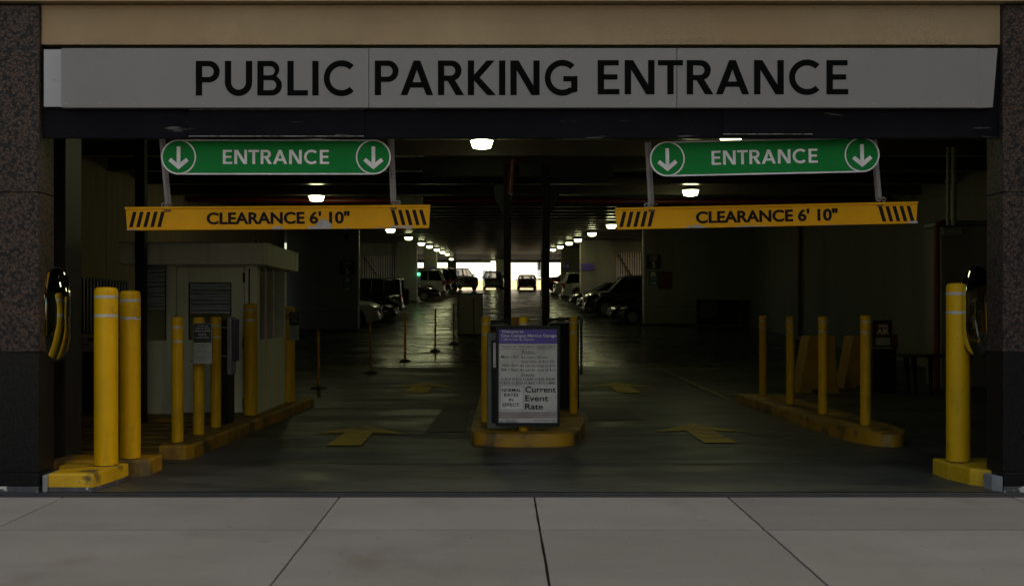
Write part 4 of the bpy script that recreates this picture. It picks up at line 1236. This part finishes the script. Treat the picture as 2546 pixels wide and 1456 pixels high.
wall_sign('charging_sign', 853, 875, 690, 723, d, 'green_sign2', 'green charging station sign with left arrow on the left wall', [('CHARGING', 855, 873, 704, 707, 0), ('STATION', 856, 872, 709, 712.5, 0)], extra=ev_extra(864, 696.5, True), grp='electric car charging signs')
d = W1R
wall_sign('speed_limit_sign', 1607, 1643, 633, 668, d, 'sign_black', 'black SPEED LIMIT 5 sign on the wall right of the ramp', [('SPEED', 1616, 1635, 636.5, 641.5, 0), ('LIMIT', 1617, 1634, 643.5, 648.5, 0), ('5', 1620.5, 1629, 652, 665, .02)], grp='speed limit signs')
wall_sign('charging_sign', 1613, 1635, 676, 708, d, 'green_sign2', 'green charging station sign with right arrow on the right wall', [('CHARGING', 1615, 1633, 689, 692, 0), ('STATION', 1616, 1632, 694, 697.5, 0)], extra=ev_extra(1624, 681.5, False), grp='electric car charging signs')
wall_sign('red_notice', 1636.5, 1671, 675, 718, d, 'red_sign', 'dark red notice beside the right charging sign', [('NO', 1640, 1648, 679, 684, 0), ('PARKING', 1640, 1666, 688, 692, 0), ('EXIT', 1640, 1654, 696, 701, 0), ('ONLY', 1640, 1656, 705, 710, 0)], tm='rust')
wall_sign('parking_sign', 1235, 1254, 674, 683.5, 104.9, 'purple', 'small purple parking sign on the far end pier', [('Park in', 1236, 1243, 675.5, 678, 0), ('Mobile', 1236, 1243, 679.5, 682, 0), ('50', 1246, 1252, 676, 682, .02)], tm='white')
wall_sign('parking_sign', 1064, 1084, 664, 673, 77.9, 'purple', 'small dark purple sign on the left pier above the white off roader', [])
wall_sign('parking_sign', 1396, 1415, 655, 668, 79.9, 'purple', 'small purple sign with numbers on the right pier above the pickup', [('Park in', 1397, 1405, 657, 660, 0), ('Mobile', 1397, 1405, 662, 665, 0), ('50', 1408, 1414, 658, 665, .02)], tm='white')
wall_sign('parking_sign', 1446, 1476, 655, 672, 61.9, 'purple', 'dark purple sign on the wide right pier', [])
wall_sign('exit_light', 1037.5, 1044.5, 678, 684.5, 64.8, 'exit', 'small glowing green exit light at the pier edge', [])
MB().box(PX(1037.5, 64.8), PX(1045, 64.8), 64.86, 64.98, PZ(712, 65), PZ(677, 65)).build('charger_post', M['grey_cap'], label='slim pale charger post under the green exit light', cat='charger')
# dome camera
e = empty('dome_camera', (PX(862, 42.3), 42.3, PZ(590, 42.3)), 'small dome camera high on the left wall', 'camera')
MB().lathe([(.11, .08), (.12, .0), (.10, -.07), (.05, -.12), (0, -.13)], c=(0, -.2, 0), n=16).build('dome', M['steel_black'], e, smooth=True)
MB().box(-.04, .04, -.2, .1, .08, .14).build('arm', M['wall_dark'], e)

# board on the ramp
d = 40.0
e = empty('ramp_board', (PX(1169, d), d, FL(d)), 'pale green board in a black frame standing on the ramp', 'board')
hw = 29 / SC(d); h = PZ(731, d) - FL(d)
MB().box(-hw, hw, .0, .06, .03, h).build('board_face', M['booth'], e)
b = MB()
b.box(-hw - .04, -hw, -.03, .09, 0, h + .04).box(hw, hw + .04, -.03, .09, 0, h + .04).box(-hw, hw, -.03, .09, h, h + .04).box(-hw, hw, -.03, .09, 0, .06)
b.build('frame', M['steel_black'], e)

# delineator posts
DN = ['nearest orange lane post, beside the booth bollard', 'second orange lane post', 'third orange lane post', 'fourth orange lane post', 'fifth orange lane post, left of the framed board', 'thin orange lane post in front of the framed board']
dp = None
for i, (px, yt, yb) in enumerate([(792, 820, 966), (922, 796, 927), (1007, 780, 899), (1082, 765, 873), (1128, 753, 855), (1178, 741, 838)]):
    d = ground_d(yb)
    if dp is None:
        e = dp = empty('lane_post', (PX(px, d), d, FL(d)), DN[0], 'lane post', 'flexible orange lane posts')
        MB().lathe([(.032, 0.03), (.032, 1.15), (.024, 1.19), (0, 1.2)], n=14).build('post', M['orange'], e, smooth=True)
        MB().lathe([(.17, 0), (.16, .025), (.06, .06), (.0, .065)], n=18).build('rubber_foot', M['rubber'], e, smooth=True)
        MB().lathe([(.0325, .95), (.034, .95), (.034, 1.05), (.0325, 1.05)], n=14).build('reflective_band', M['lane_yellow'], e)
    else:
        e = copy_tree(dp); e.location = (PX(px, d), d, FL(d)); e['label'] = DN[i]
    e.scale = (1, 1, (PZ(yt, d) - FL(d)) / 1.2)
    e.rotation_euler = (0, R(random.uniform(-1.5, 1.5)), 0)

# concrete barriers (end on)
for x0, x1, t0, t1, yt, yb, lab in [(1988, 2087, 2012, 2075, 836, 977, 'left yellow concrete barrier behind the right island'), (2098, 2197, 2122, 2178, 835, 966, 'right yellow concrete barrier beside the free air sign')]:
    d = ground_d(yb)
    e = empty('concrete_barrier', (PX((x0 + x1) / 2, d), d, 0), lab, 'barrier', 'yellow concrete barriers')
    o = e.location
    h = PZ(yt, d)
    A = [(PX(x0, d), FL(d)), (PX(x1, d), FL(d)), (PX(x1 - 6, d), .25), (PX(t1, d), h), (PX(t0, d), h), (PX(x0 + 5, d), .25)]
    MB(o).plate(A, d, d + .55).build('barrier_body', M['barrier'], e)
    MB(o).plate([(PX(x0 + 30, d), 0.0), (PX(x1 - 30, d), 0), (PX(x1 - 34, d), .08), (PX(x0 + 34, d), .08)], d - .004, d + .001).build('lifting_slot', M['seam'], e)

# free air sign
d = 20.2
e = empty('air_machine', (PX(2194, d), d, 0), 'black tyre air machine with red FREE AIR sign', 'air machine')
o = e.location
MB(o).box(PX(2172, d), PX(2232, d), d + .05, d + .5, 0, PZ(868, d), .02).build('machine_body', M['steel_black'], e)
MB(o).box(PX(2170, d), PX(2218, d), d, d + .04, PZ(862, d), PZ(796, d), .01).build('sign_frame', M['steel_black'], e)
MB(o).box(PX(2177, d), PX(2213, d), d - .008, d - .002, PZ(838, d), PZ(801, d)).build('red_panel', M['red_sign'], e)
MB(o).box(PX(2177, d), PX(2213, d), d - .008, d - .002, PZ(858, d), PZ(839, d)).build('pale_panel', M['sign_dimgrey'], e)
fx, fz = at_px(d)
L = [place_text('FREE', fx(2184), fx(2207), fz(814), fz(807) - fz(814), d - .009, M['sign_cream'], e, o, bold=.03), place_text('AIR', fx(2180), fx(2210), fz(830), fz(817) - fz(830), d - .009, M['sign_cream'], e, o, bold=.03)]
join_meshes(L, 'lettering')
MB(o).box(PX(2219, d), PX(2232, d), d - .01, d + .04, PZ(868, d), PZ(830, d)).build('side_panel', M['red_sign'], e, label='dark red side panel')

# black metal table behind the right bollard
d = 19.5
e = empty('metal_table', (PX(2345, d), d + .5, 0), 'black oval metal table with tapered legs behind the right bollard', 'table')
n = 40
a_, b_ = 118 / SC(d), .45
zt = PZ(884, d)
MB().prism([(a_ * math.cos(2 * math.pi * k / n), b_ * math.sin(2 * math.pi * k / n)) for k in range(n)], zt - .03, zt, .008).build('tabletop', M['steel_black'], e)
for lx, ly in [(-.45, -.25), (-.15, -.3), (.40, -.25), (.62, -.2), (-.4, .25), (.45, .25)]:
    MB().cyl((lx, ly, zt - .03), (lx * .88, ly * .9, 0), .055, .018, n=8).build('leg', M['steel_black'], e)

# ------------------------------------------------------------------ cars
def car_mats(c, rough=.25, metal=.2):
    return mat('car_paint', c, rough, tuple(v * .95 for v in c), metal=metal, coat=.5)
CP = {'black': car_mats((.006, .006, .007), .2, .1), 'white': car_mats((.42, .44, .38), .35, 0), 'silver': car_mats((.30, .30, .30), .3, .6), 'maroon': car_mats((.14, .012, .014), .3, .3),
      'red': car_mats((.16, .010, .012), .3, .2), 'navy': car_mats((.008, .010, .02), .2, .2), 'grey': car_mats((.12, .125, .12), .3, .4)}
M['cglass'] = mat('car_glass', (.01, .012, .012), .03, alpha=.55)
M['tglass'] = mat('tinted_glass', (.006, .006, .007), .03)
M['tyre'] = mat('tyre', (.012, .012, .012), .8)
M['rim'] = mat('rim', (.25, .25, .25), .3, metal=.9)
M['hlamp'] = mat('headlight', (.22, .23, .24), .08, metal=.3)
M['tlamp'] = mat('taillight', (.35, .01, .01), .2)
M['plate'] = mat('number_plate', (.5, .5, .5), .5)
M['grille'] = mat('grille', (.012, .012, .012), .35, metal=0)
M['amber'] = mat('amber_marker', (.5, .12, .01), .3)
M['seat'] = mat('car_seat', (.02, .02, .02), .8)

KINDS = {
 'sedan': dict(L=4.75, W=1.84, r=.33, wb=(-1.42, 1.40), top=[(-2.37, .60), (-2.33, .95), (-2.1, 1.02), (-1.4, 1.02), (0, .97), (1.0, .93), (1.9, .80), (2.25, .68), (2.37, .48)], cab=(-1.95, 1.15, -1.15, .20, 1.44)),
 'hatch': dict(L=4.4, W=1.85, r=.35, wb=(-1.30, 1.35), top=[(-2.2, .60), (-2.17, 1.0), (-1.4, 1.06), (0, 1.02), (.9, 1.0), (1.75, .86), (2.1, .74), (2.2, .5)], cab=(-2.08, 1.15, -1.65, .10, 1.56)),
 'suv': dict(L=4.8, W=1.95, r=.38, wb=(-1.42, 1.42), top=[(-2.4, .60), (-2.37, 1.12), (0, 1.15), (.95, 1.14), (2.0, 1.02), (2.3, .88), (2.4, .55)], cab=(-2.32, 1.25, -2.05, .45, 1.80)),
 'boxy': dict(L=4.3, W=1.9, r=.41, wb=(-1.28, 1.30), top=[(-2.15, .65), (-2.13, 1.18), (0, 1.2), (.7, 1.2), (2.0, 1.12), (2.12, 1.05), (2.15, .6)], cab=(-2.1, .72, -2.06, .42, 1.90)),
 'pickup': dict(L=5.8, W=2.0, r=.41, wb=(-1.75, 1.85), top=[(-2.9, .65), (-2.88, 1.28), (-.9, 1.30), (.8, 1.26), (1.5, 1.25), (2.6, 1.16), (2.82, 1.05), (2.9, .65)], cab=(-1.0, 1.55, -.82, .75, 1.92)),
 'bigsuv': dict(L=5.3, W=2.02, r=.41, wb=(-1.55, 1.6), top=[(-2.65, .65), (-2.62, 1.22), (0, 1.25), (1.15, 1.24), (2.3, 1.14), (2.55, 1.0), (2.65, .6)], cab=(-2.58, 1.45, -2.28, .75, 1.95)),
}
def car(kind, paint, label, front, glass='tglass', extra=None, seats=False, cat='car', grp=None):
    k = KINDS[kind]
    L, W, r = k['L'], k['W'], k['r']
    e = empty({'pickup': 'parked_pickup', 'suv': 'parked_suv', 'bigsuv': 'parked_suv', 'boxy': 'parked_off_roader', 'hatch': 'parked_hatchback'}.get(kind, 'parked_car'), (0, 0, 0), label, cat, grp)
    top = k['top']
    # stations
    X = sorted(set([round(-L / 2 + L * i / 44, 4) for i in range(45)] + [round(w_ + s * (r + .06), 4) for w_ in k['wb'] for s in (-1, 1)]))
    m = MB()
    rings = []
    for x in X:
        zt = interp(top, x)
        zl = .24 if kind not in ('pickup', 'boxy', 'bigsuv') else .38
        zl = zl + max(0, (abs(x) - (L / 2 - .35))) * .25
        for w_ in k['wb']:
            dd = (r + .06) ** 2 - (x - w_) ** 2
            if dd > 0: zl = max(zl, r + math.sqrt(dd) * .98)
        u = max(0, (abs(x) - (L / 2 - .75)) / .75)
        hw = W / 2 * (1 - (.13 if kind != 'boxy' else .04) * u * u)
        zl = min(zl, zt - .05)
        zm = zl + (zt - zl) * .45
        pts = [(0, zl), (hw * .80, zl), (hw * .985, zl + .03), (hw, zm), (hw * .985, zl + (zt - zl) * .80), (hw * .93, zt - .015), (hw * .80, zt), (hw * .4, zt + .025), (0, zt + .035)]
        full = [(-a, b_) for a, b_ in reversed(pts[1:])] + pts[0:1] + pts[1:]
        full = [(a, b_) for a, b_ in pts] + [(-a, b_) for a, b_ in reversed(pts[1:-1])]
        rings.append([m.bm.verts.new((x, a, b_)) for a, b_ in full])
    n = len(rings[0])
    for a, b_ in zip(rings, rings[1:]):
        for i in range(n): m.bm.faces.new((a[i], a[(i + 1) % n], b_[(i + 1) % n], b_[i]))
    m.bm.faces.new(rings[0]); m.bm.faces.new(rings[-1])
    m.build('body', CP[paint], e, smooth=True)
    # greenhouse
    xb0, xb1, xr0, xr1, zr = k['cab']
    zb0, zb1 = interp(top, xb0) - .03, interp(top, xb1) - .03
    hb, ht = W / 2 * .93, W / 2 * .73
    if kind == 'boxy': hb, ht = W / 2 * .92, W / 2 * .84
    g = MB()
    P = [(xb0, -hb, zb0), (xb0, hb, zb0), (xb1, hb, zb1), (xb1, -hb, zb1)]
    Q = [(xr0, -ht, zr - .06), (xr0, ht, zr - .06), (xr1, ht, zr - .06), (xr1, -ht, zr - .06)]
    pv = [g.bm.verts.new(p) for p in P]; qv = [g.bm.verts.new(p) for p in Q]
    for i in range(4): g.bm.faces.new((pv[i], pv[(i + 1) % 4], qv[(i + 1) % 4], qv[i]))
    es = [ed for ed in g.bm.edges if not ({ed.verts[0], ed.verts[1]} <= set(pv) or {ed.verts[0], ed.verts[1]} <= set(qv))]
    bmesh.ops.bevel(g.bm, geom=es, offset=.07, segments=3, affect='EDGES')
    g.build('glasshouse', M[glass], e, smooth=True)
    rf = MB()
    rf.box(xr0 - .05, xr1 + .04, -ht - .02, ht + .02, zr - .09, zr, .04, 2)
    roof = rf.build('roof', CP[paint], e, smooth=True)
    def beam(a, b_, w_=.06): MB().cyl(a, b_, w_, w_ * .8, n=6).build('roof_pillar', CP[paint], e, smooth=True)
    for s in (-1, 1):
        beam((xb1, s * (hb - .02), zb1), (xr1, s * ht, zr - .05), .04)
        beam((xb0, s * (hb - .02), zb0), (xr0, s * ht, zr - .05), .07)
        xm = (xr0 + xr1) / 2 + .1
        beam((xm, s * (hb - .005), (zb0 + zb1) / 2 + .03), (xm, s * ht, zr - .05), .035)
        if kind in ('suv', 'bigsuv', 'boxy'):
            xq = xr0 + .75
            beam((xq, s * (hb - .005), zb0 + .03), (xq, s * ht, zr - .05), .05)
    # wheels
    tyre = None
    for wx in k['wb']:
        for s in (-1, 1):
            cy_ = s * (W / 2 - .13)
            t_ = MB().lathe([(r * .62, -.10), (r * .9, -.115), (r, -.07), (r, .07), (r * .9, .115), (r * .62, .10)], c=(0, 0, 0), n=28, axis='Y').build('wheel', M['tyre'], e, smooth=True)
            t_.location = (wx, cy_, r)
            rm = MB().lathe([(0, s * .085), (r * .12, s * .09), (r * .14, s * .06), (r * .56, s * .045), (r * .60, s * .10), (r * .64, s * .105)][::1], n=28, axis='Y')
            for q in range(5):
                rm.box(-.035, .035, -.012 + s * .08, .012 + s * .08, r * .08, r * .58, rot=Matrix.Rotation(2 * math.pi * q / 5, 3, 'Y'), piv=(0, 0, 0))
            rm.build('rim', M['rim'], t_)
    # lights, bumpers, plates
    zf = interp(top, L / 2 - .25)
    zr_ = interp(top, -L / 2 + .05)
    fw = W / 2 * .87
    for s in (-1, 1):
        MB().box(L / 2 - .30, L / 2 - .015, s * (fw - .30) if s > 0 else -fw, s * fw if s > 0 else -(fw - .30), zf - .20, zf - .06, .035, 2).build('headlight', M['hlamp'], e, smooth=True)
        if kind in ('suv', 'bigsuv', 'pickup', 'boxy'):
            a = MB().box(-L / 2 - .01, -L / 2 + .14, *(sorted((s * (fw - .08), s * (fw + .045)))), zr_ - .38, zr_ - .02, .02)
        else:
            a = MB().box(-L / 2 - .012, -L / 2 + .22, *(sorted((s * (fw - .34), s * (fw + .03)))), zr_ - .20, zr_ - .06, .03, 2)
        a.build('taillight', M['tlamp'], e)
        MB().box(xb1 - .38, xb1 - .26, *(sorted((s * (hb + .03), s * (hb + .21)))), zb1 + .06, zb1 + .19, .03, 2).build('wing_mirror', CP[paint], e, smooth=True)
    gz0, gz1 = zf - .36, zf - .08
    if kind in ('pickup', 'bigsuv', 'boxy'): gz0 = zf - .52
    gr = MB().box(L / 2 - .06, L / 2 + .005, -.42, .42, gz0, gz1, .02).build('grille', M['grille'], e)
    sl = MB()
    for q in range(4):
        z = gz0 + (gz1 - gz0) * (q + .5) / 4
        sl.box(L / 2 + .004, L / 2 + .016, -.41, .41, z - .012, z + .012)
    sl.build('grille_bars', M['rim'], gr)
    MB().box(L / 2 - .12, L / 2 + .02, -W / 2 * .80, W / 2 * .80, .30, .43, .03, 2).build('front_bumper', M['grille'] if front != 'chrome' else M['rim'], e, smooth=True)
    MB().box(-L / 2 - .03, -L / 2 + .12, -W / 2 * .84, W / 2 * .84, .40, .55, .03, 2).build('rear_bumper', M['grille'] if front != 'chrome' else M['rim'], e, smooth=True)
    MB().box(-L / 2 - .035, -L / 2 - .02, -.16, .16, .72, .86).build('number_plate', M['plate'], e)
    sh = MB()
    for s in (-1, 1):
        for xd in (xm_ for xm_ in ((xr0 + xr1) / 2 + .1, xb1 - .25, xr0 + .1)):
            sh.box(xd - .004, xd + .004, *(sorted((s * W / 2 * .97, s * W / 2 * 1.002))), .45, interp(top, xd) - .12)
    sh.build('door_gaps', M['seam'], e)
    for s in (-1, 1):
        MB().box((xr0 + xr1) / 2 + .16, (xr0 + xr1) / 2 + .34, *(sorted((s * W / 2 * .985, s * W / 2 * 1.02))), interp(top, 0) - .20, interp(top, 0) - .17, .008).build('door_handle', CP[paint], e)
    if seats:
        for s in (-1, 1):
            MB().box(-.1, .06, s * .4 - .24, s * .4 + .24, .5, 1.12, .05, 2).box(-.08, .02, s * .4 - .12, s * .4 + .12, 1.14, 1.32, .04, 2).build('seat', M['seat'], e, smooth=True)
    if kind == 'boxy':
        sp = MB().lathe([(r * .3, -.11), (r * .9, -.12), (r * .98, -.07), (r * .98, .07), (r * .9, .12), (r * .3, .11)], n=28, axis='Y').build('spare_wheel', M['tyre'], e, smooth=True)
        sp.location = (-L / 2 - .17, 0, 1.02); sp.rotation_euler = (0, 0, R(90))
    if kind == 'bigsuv' or kind == 'suv':
        rr_ = MB()
        for s in (-1, 1): rr_.cyl((xr0 + .15, s * (ht - .06), zr + .04), (xr1 - .2, s * (ht - .06), zr + .04), .02, n=6).box(xr0 + .2, xr0 + .26, s * (ht - .06) - .015, s * (ht - .06) + .015, zr - .01, zr + .04).box(xr1 - .3, xr1 - .24, s * (ht - .06) - .015, s * (ht - .06) + .015, zr - .01, zr + .04)
        rr_.build('roof_rail', M['rim'], e)
    if extra == 'amber':
        MB().box(1.85, 1.99, W / 2 * .90, W / 2 * .965, .60, .66, .01).build('side_marker', M['amber'], e)
        MB().box(1.85, 1.99, -W / 2 * .965, -W / 2 * .90, .60, .66, .01).build('side_marker', M['amber'], e)
    return e
def park(e, px, d, heading, end, kind):
    """put the end ('nose' or 'tail') of the car that faces the aisle at pixel px, distance d; heading in degrees from +X"""
    L = KINDS[kind]['L']
    a = R(heading)
    off = L / 2 if end == 'nose' else -L / 2
    x = PX(px, d) - math.cos(a) * off
    y = d - math.sin(a) * off
    e.location = (x, y, FL(y))
    # follow the slope of the ramp
    sl = (FL(y + 1) - FL(y - 1)) / 2
    e.rotation_euler = (Matrix.Rotation(math.atan(sl), 4, 'X') @ Matrix.Rotation(a, 4, 'Z')).to_euler()
GP = 'cars parked along the ramp'
cars = [
 ('suv', 'white', 'pale hatchback nose peeking out right behind the left wall', 948, 44.9, 0, 'nose', {}),
 ('sedan', 'black', 'black saloon nose just beyond the pale hatchback on the left', 989, 47.9, 0, 'nose', {'extra': 'amber'}),
 ('boxy', 'black', 'black boxy off roader with spare wheel on its tail', 1002, 50.6, 180, 'tail', {}),
 ('sedan', 'black', 'black coupe with nose out beyond the wide left pier', 1094, 67.6, 0, 'nose', {}),
 ('bigsuv', 'white', 'white large off roader tail out on the left', 1106, 73.5, 180, 'tail', {}),
 ('bigsuv', 'black', 'black off roader tail beside the white one', 1122, 79.5, 180, 'tail', {}),
 ('bigsuv', 'navy', 'dark off roader tail nearest the silver pickup', 1137, 85.0, 180, 'tail', {}),
 ('pickup', 'silver', 'silver pickup facing the camera at an angle by the bright opening', 1166, 89.5, -68, 'nose', {'glass': 'cglass', 'front': 'chrome'}),
 ('suv', 'silver', 'pale utility car facing the camera before the bright opening', 1228, 97.5, -88, 'nose', {'glass': 'cglass', 'seats': True}),
 ('sedan', 'red', 'red saloon seen from behind driving to the bright opening', 1311, 97.5, 90, 'tail', {'glass': 'cglass', 'seats': True}),
 ('pickup', 'maroon', 'maroon pickup nose out on the right by the bright opening', 1347, 86.5, 180, 'nose', {}),
 ('suv', 'silver', 'silver utility car nose out beyond the white one on the right', 1377, 74.5, 180, 'nose', {}),
 ('suv', 'white', 'white utility car tail with red light left of the bright pier edge', 1398, 69.0, 0, 'tail', {}),
 ('sedan', 'black', 'black saloon nose between white utility car and long dark car', 1417, 59.2, 180, 'nose', {}),
 ('sedan', 'navy', 'dark saloon nose just left of the long dark car', 1436, 55.5, 180, 'nose', {}),
 ('bigsuv', 'black', 'long dark van like car with sloping bonnet on the right', 1450, 52.0, 180, 'nose', {}),
 ('sedan', 'navy', 'nearest dark blue saloon on the right with orange marker', 1513, 47.2, 180, 'nose', {'extra': 'amber'}),
]
for kind, paint, lab, px, d, hd, end, kw in cars:
    fr_ = kw.pop('front', 'plain')
    e = car(kind, paint, lab, fr_, grp=GP, cat='pickup' if kind == 'pickup' else 'car', **kw)
    park(e, px, d, hd, end, kind)
KINDS_UNUSED = None

# ------------------------------------------------------------------ far buildings beyond the opening
def building(x0, x1, y0, z1, m, lab, wins, z0=3.86, depth=14, wm='win'):
    e = empty('far_building', ((x0 + x1) / 2, y0, z0), lab, 'building')
    o = e.location
    MB(o).box(x0, x1, y0, y0 + depth, z0, z1).build('wall', M[m], e)
    MB(o).box(x0 - .2, x1 + .2, y0 - .2, y0 + depth + .2, z1, z1 + .4).build('roof', M['pale_wall'], e)
    for (a, b_, c, d_) in wins:
        wv = MB(o).box(a, b_, y0 - .05, y0 - .01, c, d_).build('window', M[wm], e)
        MB(o).box(a - .08, b_ + .08, y0 - .14, y0 - .051, c - .12, c).build('sill', M['pale_wall'], wv)
    return e
YB = 150
building(-26, 5.5, YB, 14, 'pale_wall', 'pale building with blue grey window seen through the left bright opening', [(PX(1201, YB), PX(1212, YB), PZ(695, YB), PZ(672, YB)), (PX(1216, YB), PX(1223, YB), PZ(695, YB), PZ(672, YB)), (PX(1130, YB), PX(1142, YB), PZ(690, YB), PZ(672, YB))])
building(6.2, 34, YB + 4, 15, 'pale_wall', 'pale building with two faint windows seen through the right bright opening', [(PX(1316, YB), PX(1323, YB), PZ(687, YB), PZ(668, YB)), (PX(1336, YB), PX(1350, YB), PZ(687, YB), PZ(668, YB))])
MB().box(-30, 30, 132, 132.4, 3.86, PZ(696, 132)).build('boundary_wall', M['cream_wall'], label='low cream boundary wall beyond the far opening', cat='wall')

# ------------------------------------------------------------------ unseen blocks added behind the camera to shape the daylight
def block(x0, x1, y0, y1, z1, m, lab):
    e = empty('daylight_block', ((x0 + x1) / 2, y1, 0), lab, 'building', 'unseen blocks that shape the daylight')
    o = e.location
    MB(o).box(x0, x1, y0, y1, -.2, z1).build('wall', M[m], e)
    nx = int((x1 - x0) / 4)
    w_ = None
    for i in range(nx):
        for j in range(int(z1 / 3.8)):
            xa = x0 + 1 + i * (x1 - x0 - 1) / nx
            za = 1.2 + j * 3.8
            if w_ is None:
                w_ = MB().box(0, 2.2, 0, .04, 0, 2.0).build('window', M['win'], e)
            else:
                c = w_.copy(); col.objects.link(c); w_ = c
            w_.location = (xa - o.x, .01, za)
    return e
MB().box(-70, 70, -90, -9.0, -.6, -.16).build('bounce_paving', M['far_ground'], kind='structure')  # unseen pale ground, added to bounce sunlight into the garage
block(-70, -34, -34, -16, 15, 'tan_wall', 'unseen lower tan block added to bound the open sky on the left')
block(18.5, 70, -34, -14, 42, 'brick_wall', 'unseen tall brown block added to shade the street front from the sun')
block(-50, 40, -100, -80, 12, 'pale_wall', 'unseen pale block added to limit the low sky opposite')
